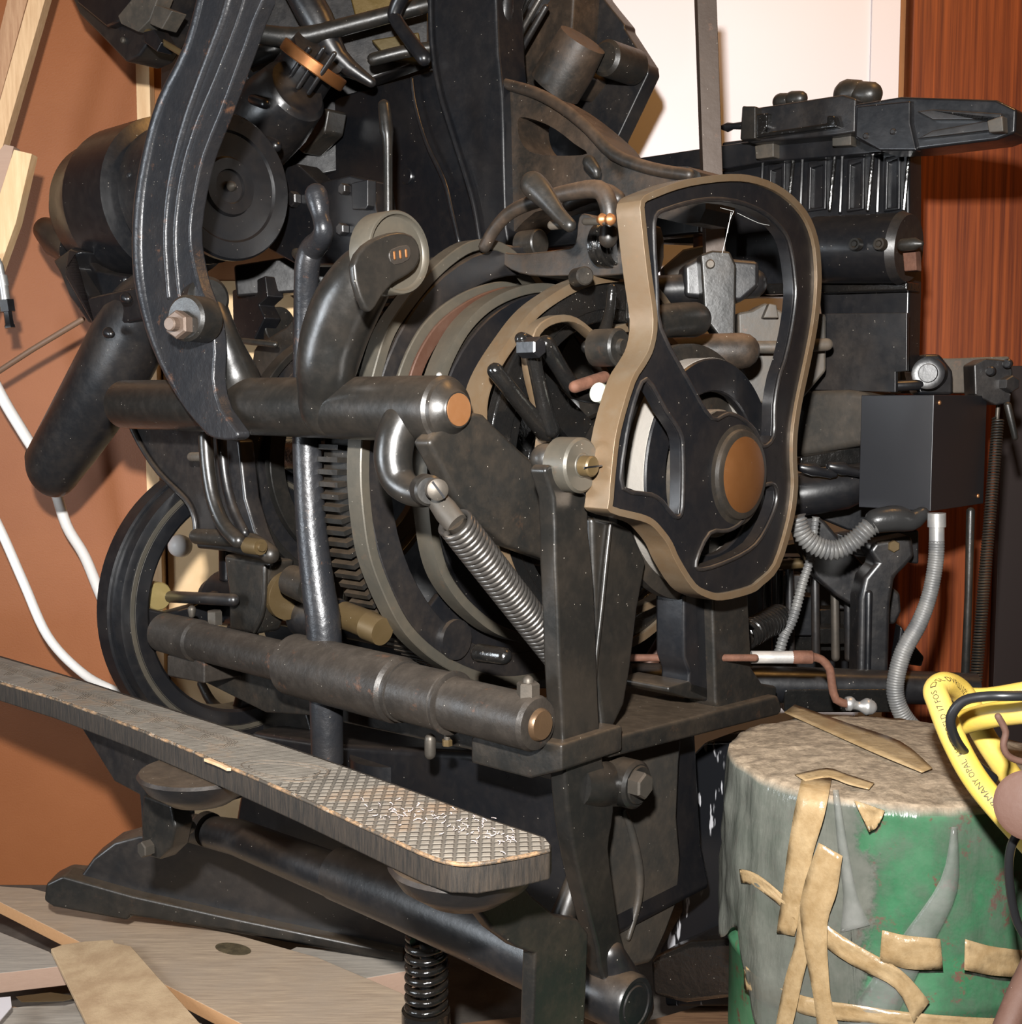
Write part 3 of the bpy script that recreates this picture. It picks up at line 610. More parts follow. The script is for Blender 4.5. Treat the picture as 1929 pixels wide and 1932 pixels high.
TB('end_pin', [(1705, 462, 12), (1728, 460, 12), (1738, 460, 6)], ('v', pv - .12), CAST, 1)
PR('end_tab', [(1703, 475), (1728, 472), (1730, 510), (1706, 512)], ('v', pv - .10), .02, RUST, .002)
PR('cover_sheet', [(1548, 592), (1712, 590), (1711, 700), (1690, 702), (1690, 740), (1520, 735), (1540, 660)], ('v', pv - .055), .01, BLD, .001)
PR('oily_ledge', [(1440, 535), (1712, 530), (1712, 548), (1440, 556)], ('v', pv - .03), .05, OIL, .003)
PR('dark_back', [(1200, 395), (1550, 395), (1550, 470), (1200, 455)], ('y', 2.32), .03, BLK, .002)
TB('far_rail', [(1290, 500, 20), (1550, 512, 22)], ('y', 2.28), BLK, 1)
TB('rail_rod', [(1322, 330, 10), (1318, 480, 10)], ('y', 2.2), RUST, 1)

# beam, black box, mechanism over it
beam = PR('dusty_beam', [(1490, 738), (1600, 735), (1640, 742), (1640, 838), (1505, 862), (1490, 862)], ('v', 1.88), .12, SIDE, .012, seg=3)
PR('beam_lid', [(1510, 733), (1622, 728), (1626, 740), (1508, 742)], ('v', 1.92), .08, CAST, .002)
for x in (1556, 1597): CY('lid_screw', x, 728, ('v', 1.94), Z, 11, .01, CAST)
b0 = pt(1763, 745, ('y', 1.88)); b1 = pt(1757, 965, ('y', 1.88)); hz = (b0.z - b1.z)/2
cb = (b0 + b1)/2; hu = .060; hv = .105
box = MB().box(Vector((b0.x, b0.y, (b0.z+b1.z)/2)) - U*hu + V*hv, U*hu, V*hv, Z*hz).build('black_box', plain('black_sheet_metal', (.008, .0085, .011), .40, 0, .05, 30, spec=.9), M, bevel=.0012)
f0 = Vector((b0.x, b0.y, (b0.z+b1.z)/2))
for (dv, dz) in ((.02, hz-.012), (.185, -hz+.014)):
    MB().lathe(f0 + V*dv + Z*dz + U*.001, U, [(.0015, .001), (.001, .003), (-.002, .004)], 14).build('box_screw', COPPER, box)
PR('top_slide', [(1700, 700), (1720, 672), (1790, 676), (1905, 672), (1912, 700), (1912, 742), (1700, 742)], ('y', 2.12), .06, GREY, .003)
CY('slide_boss', 1752, 704, ('y', 2.02), (U*.3 - V).normalized(), 30, .07, BLD, extra=lambda r: [(.004, r*.4), (.004, r*.55), (0, r*.6), (0, r*.8), (.002, r), (-.07, r)])
PR('boss_bracket', [(1722, 700), (1745, 668), (1775, 668), (1800, 700), (1800, 745), (1735, 745)], ('y', 2.05), .05, BLK, .006)
PR('slide_block', [(1838, 688), (1860, 676), (1906, 680), (1912, 700), (1908, 760), (1880, 765), (1840, 745)], ('y', 2.02), .05, BLD, .003)
HX('slide_nut', 1912, 724, ('y', 2.0), (U*.6 - V*.5).normalized(), 16, .03, BLD)
for x, y in ((1868, 700), (1900, 686)): CY('slide_screw', x, y, ('y', 2.005), -V, 9, .01, BLK)
TB('drop_pin', [(1902, 765, 7), (1916, 825, 6)], ('y', 2.0), CAST, 1, label=None)
TB('slide_rod', [(1690, 728, 10), (1735, 726, 10)], ('y', 2.03), BLK, 1)

# right hand: pipes, conduits, long spring (all fixed to the machine)
def corr(name, pts, y, mat, pitch=.0062, depth_=.13, k=8, label=None):
    P, R = [], []
    for q in crm(pts, k):
        p = pt(q[0], q[1], ('y', q[3] if len(q) > 3 else y)); P.append(p); R.append(m_px(p, q[2]))
    D = [0]
    for i in range(1, len(P)): D.append(D[-1] + (P[i]-P[i-1]).length)
    n = int(D[-1] / pitch * 4); P2, R2 = [], []; j = 0
    for i in range(n + 1):
        d = D[-1]*i/n
        while j < len(D)-2 and D[j+1] < d: j += 1
        f = (d - D[j]) / max(D[j+1]-D[j], 1e-9)
        P2.append(P[j].lerp(P[j+1], f)); R2.append((R[j]+(R[j+1]-R[j])*f) * (1 - depth_ * (0, .6, 1, .6)[i % 4]))
    return MB().tube(P2, R2, 14).build(name, mat, M, label=label, sharp=80)
TB('bearing_tube', [(1500, 935, 40), (1590, 920, 42), (1630, 905, 34)], ('y', 2.02), BLK, 2, 28)
PR('tube_bracket', [(1505, 960), (1640, 930), (1700, 960), (1700, 1010), (1600, 1000)], ('y', 2.1), .05, BLK, .004)
for (x, y) in ((1535, 890), (1590, 888)):
    TB('oil_fitting', [(x-22, y-8, 9), (x, y-4, 13), (x+12, y, 9), (x+34, y+4, 9), (x+40, y+5, 6)], ('y', 1.97), BLK, 1, 12)
PR('oil_channel', [(1510, 862), (1625, 842), (1625, 875), (1510, 885)], ('y', 2.05), .04, OIL, .003)
corr('flexible_conduit', [(1503, 975, 19), (1515, 1008, 19), (1540, 1030, 20), (1575, 1038, 20), (1610, 1022, 20), (1640, 995, 20), (1665, 980, 21), (1690, 976, 21)], 1.84, COND, depth_=.2)
TB('conduit_sleeve', [(1655, 982, 23), (1690, 978, 25), (1720, 982, 20), (1740, 970, 14)], ('y', 1.84), plain('black_tape', (.02, .02, .02), .3, 0, .4, 60), 3)
corr('flexible_conduit', [(1768, 1020, 15), (1766, 1060, 15), (1755, 1120, 15), (1735, 1175, 16), (1705, 1230, 17), (1690, 1290, 17), (1695, 1330, 17), (1715, 1365, 18), (1742, 1388, 18)], 1.80, COND, pitch=.004, depth_=.07)
TB('conduit_ferrule', [(1768, 968, 17), (1768, 994, 17), (1768, 995, 14), (1768, 1025, 14)], ('y', 1.80), GALV, 1, 20, 0)
corr('flexible_conduit', [(1540, 975, 8), (1530, 1050, 9), (1515, 1100, 10), (1497, 1165, 11), (1480, 1200, 11), (1470, 1235, 11)], 1.98, COND, depth_=.22)
PR('support_post', [(1640, 1040), (1652, 1022), (1722, 1010), (1728, 1050), (1710, 1070), (1690, 1090), (1682, 1140), (1676, 1345), (1618, 1335), (1622, 1130), (1632, 1090), (1655, 1062)], ('y', 1.95), .06, BLD, .008, k=1, seg=3)
TB('post_edge', [(1636, 1345, 6), (1640, 1120, 7)], ('y', 1.948), BLK, 1)
HX('post_bolt', 1688, 1031, ('y', 1.945), -NRM['y'], 12, .01, BRASS)
PR('swing_arm', [(1500, 990), (1540, 970), (1580, 1010), (1650, 1085), (1700, 1120), (1690, 1180), (1620, 1150), (1540, 1090)], ('y', 2.06), .05, BLD, .006, k=2)
PR('far_bracket', [(1590, 1010), (1735, 1000), (1735, 1065), (1600, 1045)], ('y', 2.0), .04, BLK, .004)
TB('guide_rod', [(1832, 965, 8), (1828, 1120, 7), (1822, 1275, 8)], ('y', 2.02), CAST, 1)
a_, b_ = pt(1884, 790, ('y', 2.06)), pt(1842, 1285, ('y', 1.98))
MB().coil(a_, b_, .0085, .0019, 92, 6, 12).build('long_spring', CAST, M)
TB('spring_hook', [(1884, 765, 4), (1882, 790, 4)], ('y', 2.06), BOLT, 1)
a_, b_ = pt(1405, 1200, ('y', 1.90)), pt(1470, 1165, ('y', 2.0))
MB().coil(a_, b_, .020, .0036, 12, 8, 16).build('return_spring', OIL, M)
# far keyboard-side mechanism in the dark
mech = [(1440, 1075, 1480, 1180), (1470, 1085, 1520, 1120), (1500, 1125, 1540, 1200), (1525, 1150, 1600, 1180), (1545, 1185, 1605, 1215), (1580, 1110, 1625, 1150), (1440, 1050, 1520, 1070), (1490, 1200, 1620, 1228)]
for i, (x0, y0, x1, y1) in enumerate(mech):
    PR('rack_block', [(x0, y0), (x1, y0), (x1, y1), (x0, y1)], ('y', 2.16 + .02*(i % 4)), .05, (OIL, BLD, BLK, OIL)[i % 4], .003)
for x in (1462, 1490, 1538, 1575, 1600): TB('rack_rod', [(x, 1060, 8), (x+2, 1240, 8)], ('y', 2.13), BOLT if x in (1575,) else BLD, 1)
TB('bronze_rack', [(1475, 1065, 10), (1520, 1062, 10)], ('y', 2.1), BRASS, 1)
PR('rear_lever', [(1700, 1180), (1720, 1210), (1745, 1240), (1740, 1258), (1690, 1250)], ('y', 2.1), .03, BLK, .003)
PR('rear_body', [(1180, 1080), (1640, 1000), (1640, 1290), (1180, 1290)], ('y', 2.42), .05, BLK, .003)
polar_cam('rear_flywheel', -1.12, .03, [], .33, .03, BLD) if False else None
TB('shadow_ring', [(1195, 1290, 14), (1240, 1230, 15), (1275, 1160, 15), (1285, 1110, 14)], ('y', 2.1), RED, 4)
TB('shadow_lever', [(1200, 1085, 14), (1255, 1098, 16), (1310, 1110, 12)], ('y', 2.0), BLK, 3)
PR('oily_tray', [(1480, 1300), (1700, 1300), (1700, 1345), (1480, 1345)], ('y', 1.90), .06, OIL, .004)
# thin rods, pipe and crank handle with a silver knob
TB('copper_rod', [(1150, 1241, 7), (1300, 1241, 7), (1425, 1241, 7)], ('y', 1.72), RUST, 1)
cr = TB('grey_sleeve', [(1418, 1240, 12), (1505, 1240, 12)], ('y', 1.74), ALUM, 1, 20, 0)
TB('crank_rod', [(1500, 1240, 13), (1532, 1240, 13), (1534, 1240, 9), (1550, 1244, 8), (1566, 1262, 8), (1570, 1290, 8), (1578, 1320, 8), (1600, 1328, 8)], ('y', 1.74), RUST, 2)
TB('silver_knob', [(1597, 1328, 13), (1606, 1328, 14), (1613, 1330, 9), (1622, 1332, 9), (1634, 1333, 16), (1640, 1334, 15)], ('y', 1.74), GALV, 3, 24, 2)

# ---- left side: flywheel and what turns with it
fs = -1.80; fc = W(fs, 1.25, .757)
fly = MB().lathe(fc, U, [(0, .252), (.003, .249), (.003, .245), (.026, .242), (.028, .236), (.028, .195), (.024, .190), (-.03, .190), (-.032, .194), (-.032, .252), (0, .252)], 96).build('flywheel', BLK, M)
MB().ring(fc + U*.0285, U, .228, .217, .002, 96).build('worn_band', RIMG, fly)
for a in (.15, 1.72, 3.3, 4.87):
    d = V*math.cos(a) + Z*math.sin(a); e = V*(-math.sin(a)) + Z*math.cos(a)
    P = [(.04, .03), (.10, .02), (.15, .022), (.20, .05), (.20, -.05), (.15, -.022), (.10, -.02), (.04, -.03)]
    MB().prism([fc + U*.016 + d*r + e*h for r, h in P], U*-.024).build('wheel_spoke', BLK, fly, bevel=.006)
MB().lathe(fc, U, [(.05, .03), (.05, .045), (-.04, .05)], 32).build('wheel_hub', BLK, fly)
MB().tube([fc - U*.08, fc + U*.55], .03, 24).build('drive_shaft', BLD, M)
MB().lathe(pt(640, 1172, ('v', 1.22)), U, [(.0, .034), (-.01, .036), (-.09, .036)], 32).build('clutch_collar', BLD, M)
TB('brass_sleeve', [(648, 1160, 26), (700, 1180, 27)], ('v', 1.14), BRASS, 1, 28, 0)
TB('brass_plug', [(695, 1180, 28), (722, 1192, 27)], ('v', 1.13), BRASS, 1, 28, 0)
TB('shaft_collar', [(520, 1120, 42), (562, 1135, 42)], ('v', 1.20), OIL, 1, 28, 0)
TB('shaft_collar', [(540, 1120, 48), (548, 1123, 48)], ('v', 1.18), BRASS, 1, 28, 0)
TB('shaft_collar', [(550, 1095, 30), (590, 1110, 34)], ('v', 1.15), CAST, 1, 28, 0)
kn = TB('knob_rod', [(305, 1125, 11), (440, 1132, 12)], ('v', 1.12), BLD, 1)
MB().lathe(pt(294, 1124, ('v', 1.10)), U, [(.012, .001), (.012, .022), (.010, .0240), (-.022, .0240), (-.024, .012)], 32).build('brass_knob', iron('yellow_brass', (.30, .23, .09), .4, metal=.4, damt=.3, up=.1, speck=.5), M)
TB('link_plate', [(248, 1142, 15), (300, 1112, 13)], ('v', 1.13), CAST, 1, 16, 3, .5)
CY('link_stud', 256, 1142, ('v', 1.105), U, 17, .02, CAST, extra=lambda r: [(.006, r*.1), (.006, r*.5), (0, r*.55), (0, r*.95), (-.003, r), (-.02, r)])
PR('wide_bracket', [(234, 770), (240, 745), (300, 790), (400, 815), (450, 830), (462, 940), (480, 1000), (505, 1060), (420, 1040), (370, 1035), (368, 985), (350, 950), (300, 895), (262, 838)], ('v', 1.12), .03, BLD, .005, k=1)
TB('bracket_edge', [(236, 775, 6), (262, 835, 5), (300, 892, 5), (350, 942, 5), (366, 975, 5), (369, 1005, 5), (368, 1010, 5)], ('v', 1.115), BLD, 3)
TB('bracket_foot', [(372, 1012, 15), (420, 1015, 16), (478, 1022, 16), (510, 1046, 18)], ('v', 1.10), CAST, 2)
TB('curved_strap', [(388, 825, 14), (392, 880, 14), (402, 940, 14), (422, 990, 14), (450, 1020, 15)], ('v', 1.06), TUBE, 3)
TB('curved_strap', [(418, 830, 10), (425, 900, 10), (440, 960, 10), (462, 1005, 9)], ('v', 1.09), BLD, 3)
CY('strap_bolt', 490, 1032, ('v', 1.07), U, 16, .03, BRASS, extra=lambda r: [(.008, r*.1), (.008, r*.5), (.003, r*.55), (.003, r*.95), (0, r), (-.03, r)])
TB('grey_pin', [(362, 862, 9), (385, 862, 9)], ('v', 1.08), GREY, 1)
PR('bracket_post', [(420, 1045), (512, 1060), (498, 1110), (496, 1160), (482, 1198), (430, 1190), (430, 1120)], ('v', 1.14), .05, CAST, .008)
TB('post_edge', [(500, 1070, 5), (499, 1120, 5), (494, 1160, 5), (480, 1190, 5)], ('v', 1.135), TUBE, 3)
PR('rear_casting', [(500, 850), (590, 850), (590, 1150), (560, 1090), (520, 1040), (495, 980)], ('v', 1.55), .05, BLD, .004)
TB('rear_rib', [(520, 880, 6), (512, 930, 5), (508, 960, 5)], ('v', 1.50), BLD, 1)
PR('rear_casting', [(395, 840), (640, 820), (640, 1300), (560, 1300), (500, 1200), (440, 1000)], ('y', 2.52), .04, BLK, .004)
PR('inner_plate', [(600, 640), (700, 560), (900, 520), (1300, 520), (1300, 1300), (600, 1300)], ('y', 2.56), .04, BLK, .004)
TB('lower_wheel', [(380, 1290, 8), (410, 1335, 10), (470, 1345, 8)], ('v', 1.3), CAST)
TB('foot_pedestal', [(385, 1350, 30), (420, 1350, 28)], ('v', 1.3), BLD, 1) if False else None
PR('pedestal', [(478, 1345), (500, 1290), (565, 1300), (600, 1420), (470, 1380)], ('v', 1.28), .06, CAST, .006)

# ---- rocker shaft in front with its levers
vT = 1.03
def shaft_pt(px, v): # point on the horizontal line of the rocker shaft
    return pt(px, 765 + (px-240)*.0155, ('v', v))
def sleeve(name, x0, x1, r0, r1, v, mat, yf, parent=None, rnd=.003):
    a, b = pt(x0, yf(x0), ('v', v)), pt(x1, yf(x1), ('v', v)); ra, rb = r0, r1
    d = (b - a).normalized(); L = (b-a).length
    return MB().lathe(a, d, [(0, ra - rnd), (rnd, ra), (L - rnd, rb), (L, rb - rnd)], 48).build(name, mat, parent or M)
yT = lambda x: 763 + (x-240) * .0165
sleeve('rocker_shaft', 232, 430, .0385, .0385, vT, TUBE, yT, rnd=.008)
sleeve('rocker_hub', 420, 772, .0405, .0405, vT, TUBE, yT, rnd=.006)
sleeve('rocker_collar', 745, 845, .041, .041, vT, TUBE, yT, rnd=.004)
pe = pt(866, 773, ('v', vT)); ePR = U
MB().lathe(pe, U, [(0, .0145), (0, .0215), (-.002, .0232), (-.008, .026), (-.014, .036), (-.030, .040), (-.06, .040)], 48).build('rocker_boss', TUBE, M)
MB().lathe(pe + U*.001, U, [(0, .001), (0, .0195), (-.004, .0205)], 40).build('shaft_pin', COPPER, M, label='round copper-coloured end of the rocker shaft')
TB('oil_nipple', [(828, 716, 5), (829, 708, 6)], ('v', vT), GALV, 1)
# diagonal support arm
PR('support_arm', [(808, 834), (836, 806), (862, 792), (896, 778), (915, 782), (934, 802), (985, 850), (1022, 882), (1060, 905), (1062, 1066), (1000, 1045), (960, 1030), (905, 985), (862, 940), (835, 885)], ('s', pe.dot(U) - .010), .03, CAST, .007, seg=3)
# long curved handle
la = [(385, -30), (372, 30), (345, 105), (300, 190), (280, 245), (262, 305), (250, 380), (247, 450), (249, 520), (262, 585), (282, 650), (312, 715), (350, 775), (385, 815), (405, 828), (440, 830), (448, 815), (415, 770), (402, 715), (405, 665), (398, 600), (376, 540), (362, 480), (358, 430), (368, 360), (385, 290), (415, 215), (450, 120), (478, 40), (496, -30)]
lv = PR('curved_lever', la, ('v', .965), .022, LEV, .010, k=2, seg=4)
TB('lever_rib', [(440, -30, 9), (425, 30, 10), (395, 110, 10), (362, 200, 10), (338, 280, 10), (322, 350, 8), (314, 420, 7), (314, 480, 7), (320, 560, 6)], ('v', .966), LEV, 3, parent=lv, rnd=3)
TB('lever_rib', [(470, -30, 5), (450, 40, 6), (412, 140, 6), (375, 230, 7), (350, 310, 7), (336, 390, 7), (332, 460, 7), (338, 540, 6), (342, 570, 5)], ('v', .966), LEV, 3, parent=lv, rnd=3)
TB('lever_rim', [(392, -20, 15), (362, 90, 15), (312, 195, 16), (284, 300, 17), (270, 400, 18), (269, 500, 18), (283, 590, 16), (312, 682, 12), (356, 762, 9), (396, 814, 8)], ('v', .972), LEV, 3, parent=lv, rnd=3)
CY('lever_boss', 348, 600, ('v', .920), (U*.30 - V*.95).normalized(), 44, .045, CAST, parent=None, ch=.004)
HX('lever_nut', 330, 612, ('v', .904), (U*.30 - V*.95).normalized(), 27, .016, RBOLT, stud=.012)
CY('fork_lug', 396, 562, ('v', .985), (U*.9 - V*.2).normalized(), 41, .036, TUBE, ch=.005)
TB('fork_arm', [(388, 560, 34, 1.0), (408, 610, 32, 1.0), (428, 660, 34, 1.01), (445, 710, 44, 1.025), (455, 750, 50, 1.03)], ('v', 1.0), TUBE, 4, 28)
TB('fork_ear', [(430, 628, 14), (445, 660, 16), (462, 700, 16)], ('v', 1.03), TUBE, 3)
# small hooked lever, its long bar below
TB('hooked_lever', [(597, 368, 22, 1.04), (601, 385, 21, 1.04), (606, 410, 17, 1.04), (611, 435, 19, 1.04), (603, 455, 21, 1.05), (590, 470, 24, 1.06), (580, 500, 24, 1.06), (577, 580, 23, 1.07), (577, 660, 24, 1.075), (578, 740, 26, 1.08)], ('v', 1.05), LEV, 4, 24)
TB('hanging_bar', [(577, 720, 26), (579, 840, 27), (588, 1000, 29), (602, 1120, 32), (612, 1200, 33), (618, 1440, 30)], ('v', 1.085), LEV, 3, 28, 0)
# heavy curved arm with roller
TB('roller_arm', [(648, 800, 30, 1.03), (618, 778, 48, 1.02), (612, 735, 50, 1.01), (617, 690, 58, 1.0), (632, 630, 63, 1.0), (655, 575, 64, 1.0), (688, 522, 58, 1.005), (712, 500, 46, 1.015), (730, 490, 34, 1.03)], ('v', 1.0), TUBE, 5, 32)
rs = pt(766, 475, ('v', .985)); rso = rs.dot(U)
rol = MB().lathe(rs - U*.004, U, [(-.012, .015), (-.012, .042), (-.010, .044), (-.006, .0445), (-.006, .0475), (-.008, .049), (-.040, .049), (-.042, .046), (-.042, .015)], 56).build('cam_roller', RIMG, M)
fk = PR('roller_fork', [(668, 500), (690, 462), (722, 444), (752, 437), (778, 443), (792, 462), (794, 486), (784, 508), (762, 524), (742, 536), (720, 562), (700, 590), (680, 560)], ('s', rso + .003), .012, TUBE, .004, k=2, seg=3)
PR('slotted_plate', [(735, 485), (740, 470), (768, 462), (776, 472), (772, 490), (745, 500)], ('s', rso + .0045), .003, RUSTY, .001, k=2, parent=fk)
for i, x in enumerate((744, 755, 766)): TB('plate_mark', [(x, 476-i*2, 2.5), (x+1, 488-i*2, 2.5)], ('s', rso + .0050), BRONZE, 1, 6, parent=fk)
# crank under the collar, pin and long tension spring
TB('bent_crank', [(762, 790, 38, 1.01), (747, 825, 38, 1.0), (742, 868, 37, .995), (752, 905, 33, .995), (775, 926, 28, .995), (800, 932, 26, .995)], ('v', 1.0), TUBE, 5, 28)
CY('crank_eye', 812, 926, ('v', .975), (U*.85 - V*.5).normalized(), 30, .032, TUBE, ch=.003)
p = pt(826, 924, ('v', .965)); axs = (U*.85 - V*.5).normalized()
ps = MB().lathe(p, axs, [(.004, .001), (.0035, .008), (.001, .0125), (-.012, .0125)], 32).build('slotted_screw', BOLT, M)
MB().box(p + axs*.0042, axs*.0006, (Z*.8 + axs.cross(Z)*.6).normalized()*.0118, (Z*.6 - axs.cross(Z)*.8).normalized()*.0012).build('screw_slot', BLK, ps)
TB('spring_clevis', [(822, 940, 22), (842, 965, 27), (862, 990, 26)], ('v', .985), BOLT, 1, 20, 1, .7)
sa, sb = pt(858, 985, ('v', .985)), pt(1075, 1262, ('v', 1.19))
MB().coil(sa, sb, .0185, .0038, 40, 10, 20).build('tension_spring', STEEL, M, label='bright close-wound tension spring')
MB().tube([sa, sb], .0125, 12).build('spring_core', CAST, M)

# ---- lower shaft
vL = 1.07
yL = lambda x: 1200 + (x-345) * .246
a = pt(305, 1192, ('v', vL)); b = pt(1018, 1367, ('v', vL)); d = (b-a).normalized(); L = (b-a).length
def onx(px):  # distance along the shaft for a picture column
    p = pt(px, yL(px), ('v', vL)); return (p - a).dot(d)
prof = [(0, .024), (.008, .032), (onx(375), .0335), (onx(378), .030), (onx(545), .030), (onx(550), .036), (onx(556), .0445), (onx(752), .0445), (onx(757), .040), (onx(768), .0385), (onx(845), .0385), (onx(850), .036), (onx(862), .034), (L-.008, .034), (L-.002, .031), (L, .024)]
MB().lathe(a, d, prof, 56).build('lower_shaft', RUSTY, M, sharp=25)
MB().lathe(b, d, [(.006, .001), (.006, .017), (.004, .019), (-.004, .021)], 36).build('shaft_pin', iron('dark_bronze', (.11, .065, .035), .35, metal=.6, damt=.3), M)
for x in (764, 853): 
    MB().lathe(a + d*onx(x), d, [(-.004, .036), (-.002, .041), (.002, .041), (.004, .036)], 48).build('weld_ring', RUSTY, M)
HX('head_bolt', 997, 1287, ('v', vL), Z, 22, .018, BOLT); TB('bolt_shank', [(997, 1285, 11), (997, 1312, 11)], ('v', vL), BOLT, 1)
HX('head_bolt', 405, 1152, ('v', 1.10), Z, 15, .022, BOLT)
TB('oil_nipple', [(362, 1160, 6), (362, 1150, 8)], ('v', vL), BOLT, 1)
TB('set_screw', [(843, 1380, 6), (844, 1400, 6)], ('v', vL), BOLT, 1)
HX('set_screw_head', 844, 1395, ('v', vL), Z, 10, .008, BRASS)
TB('stud', [(812, 1395, 11), (812, 1422, 11)], ('v', 1.10), BOLT, 1)
TB('oily_pin', [(905, 1232, 18), (950, 1238, 17)], ('v', 1.12), OIL, 1)

# ---- roller lever on the right hand side
sR = -.905
CY('lever_roller', 1100, 878, ('s', sR), U, 53, .034, RIMG, extra=lambda r: [(.001, r*.2), (.001, r*.42), (0, r*.45), (0, r-.003), (-.003, r), (-.034, r), (-.037, r*.9), (-.038, r*.4)])
CY('roller_screw', 1120, 880, ('s', sR + .016), U, 20, .018, BRASS, extra=lambda r: [(0, r*.1), (0, r*.85), (-.002, r), (-.018, r)])
PR('roller_screw_slot', [(1103, 881), (1137, 877), (1137, 880), (1103, 884)], ('s', sR + .0168), .001, BLK, 0)
TB('roller_stub', [(1030, 866, 30), (1062, 872, 34)], ('s', sR - .05), CAST, 1, 24, 3)
rl = PR('roller_lever', [(1028, 888), (1050, 878), (1095, 925), (1110, 935), (1112, 1000), (1122, 1100), (1128, 1250), (1132, 1350), (1140, 1440), (1160, 1500), (1156, 1560), (1150, 1600), (1160, 1680), (1172, 1760), (1190, 1835), (1140, 1850), (1128, 1790), (1105, 1700), (1086, 1620), (1072, 1530), (1064, 1420), (1060, 1330), (1055, 1240), (1052, 1150), (1048, 1060), (1045, 940)], ('s', sR - .02), .026, TUBE, .009, k=2, seg=4)
PR('lever_column', [(1118, 975), (1165, 985), (1195, 1000), (1222, 1060), (1205, 1150), (1192, 1260), (1180, 1330), (1158, 1375), (1140, 1390), (1125, 1280), (1122, 1120)], ('s', sR - .035), .03, TUBE, .007, seg=3)
TB('column_edge', [(1152, 990, 4), (1144, 1060, 5), (1135, 1150, 5), (1124, 1250, 5), (1120, 1330, 4)], ('s', sR - .032), TUBE, 3)
TB('boss_arm', [(1085, 1482, 40), (1120, 1480, 46), (1150, 1479, 42), (1195, 1480, 40)], ('s', sR - .038), TUBE, 3, 24, 0)
CY('arm_boss', 1205, 1482, ('s', sR), U, 46, .04, TUBE, ch=.004)
CY('boss_washer', 1209, 1482, ('s', sR + .003), U, 37, .004, CAST)
HX('boss_bolt', 1220, 1484, ('s', sR + .020), U, 26, .018, BOLT)
TB('hub_arm', [(1150, 1800, 30), (1165, 1850, 45), (1180, 1890, 55)], ('s', sR - .03), BLD, 3, 24, 3)
hub = pt(1200, 1897, ('s', sR + .012)); r = m_px(hub, 56)
MB().lathe(hub, U, [(0, .001), (0, r*.62), (-.0015, r*.66), (-.0015, r*.74), (0, r*.78), (0, r*.92), (-.004, r), (-.09, r*1.02), (-.10, r*.9), (-.16, r*.85)], 56).build('pivot_hub', BLD, M)

# ---- base tube, treadle brackets, floor springs
sp = lambda px, py: pt(px, py, ('v', 1.03))
TB('base_tube', [(350, 1560, 26), (450, 1580, 34), (640, 1655, 42)], ('v', 1.06), BLD, 1, 32, 0)
TB('base_tube', [(640, 1648, 50), (760, 1692, 58), (900, 1748, 66), (1010, 1795, 72), (1062, 1817, 74)], ('v', 1.05), BLD, 1, 40, 0)
TB('tube_collar', [(385, 1562, 32), (395, 1566, 32)], ('v', 1.055), CAST, 1, 32, 0)
PR('treadle_bracket', [(880, 1672), (980, 1660), (1005, 1690), (1050, 1728), (1092, 1735), (1112, 1760), (1104, 1960), (1004, 1960), (1010, 1800), (975, 1788), (930, 1755), (900, 1715)], ('s', -.868), .02, CAST, .004)
PR('treadle_bracket', [(150, 1370), (250, 1400), (300, 1430), (420, 1470), (440, 1510), (380, 1525), (320, 1520), (330, 1545), (300, 1600), (290, 1612), (268, 1605), (264, 1520), (262, 1500), (215, 1475)], ('v', .90), .035, BLD, .004)
PR('hanger_plate', [(270, 1500), (322, 1520), (330, 1560), (322, 1600), (300, 1622), (272, 1615), (266, 1560)], ('v', .885), .03, CAST, .004)
HX('hanger_bolt', 266, 1604, ('v', .87), (-V), 16, .03, BOLT)
TB('hanger_strut', [(330, 1580, 12), (358, 1560, 12)], ('v', .92), CAST, 1)
for cx_, cy_ in ((352, 1458), (850, 1632)):
    pb = pt(cx_, cy_, ('z', .6714 - .031)) + V*.02
    MB().lathe(pb, Z, [(.0, .075), (-.004, .078), (-.022, .066), (-.040, .040), (-.048, .01)], 48).build('board_socket', BLD, M)
TB('brace_rod', [(1060, 1735, 24), (1095, 1640, 20), (1120, 1560, 18)], ('s', -.98), CAST, 1)
a_, b_ = pt(806, 1765, ('v', 1.14)), pt(804, 1945, ('v', 1.14))
MB().coil(a_, b_, .0265, .0052, 9.5, 10, 24).build('floor_spring', OIL, M)
TB('spring_cup', [(804, 1905, 46), (804, 1960, 46)], ('v', 1.14), OIL, 1, 32, 0)
TB('spring_post', [(806, 1760, 14), (806, 1900, 14)], ('v', 1.14), BLK, 1)
TB('spring_cup', [(1030, 1880, 28), (1025, 1950, 28)], ('v', 1.12), OIL, 1, 24, 0)

#STEP2
# ---- foot board with rubber mat (bolted to the treadle brackets)
zb = .6714
top_px = [(-330, 1175), (-120, 1208), (0, 1236), (160, 1283), (330, 1338), (500, 1392), (640, 1440), (800, 1497), (930, 1545), (1000, 1568), (1030, 1578), (1041, 1592), (1038, 1604), (985, 1616), (900, 1630), (850, 1628), (800, 1612), (700, 1566), (560, 1502), (420, 1442), (250, 1372), (100, 1318), (0, 1288), (-150, 1240), (-330, 1205)]
loop = [pt(x, y, ('z', zb)) for x, y in top_px]
bw = wood('worn_dark_board', (.008, .007, .006), (.04, .029, .02), 6, 0, (45, 45, 5), .6, 1.0)
bd = MB().prism(loop, Z * -.030).build('foot_board', bw, M, bevel=.0025, label='long worn wooden foot board with dark chipped edge')
m, nt, B, tc = nodes('worn_rubber_mat'); Lk = nt.links
mp = nt.nodes.new('ShaderNodeMapping'); mp.inputs['Rotation'].default_value = (0, 0, math.atan2(U.y, U.x) * -1); Lk.new(tc.outputs['Object'], mp.inputs[0])
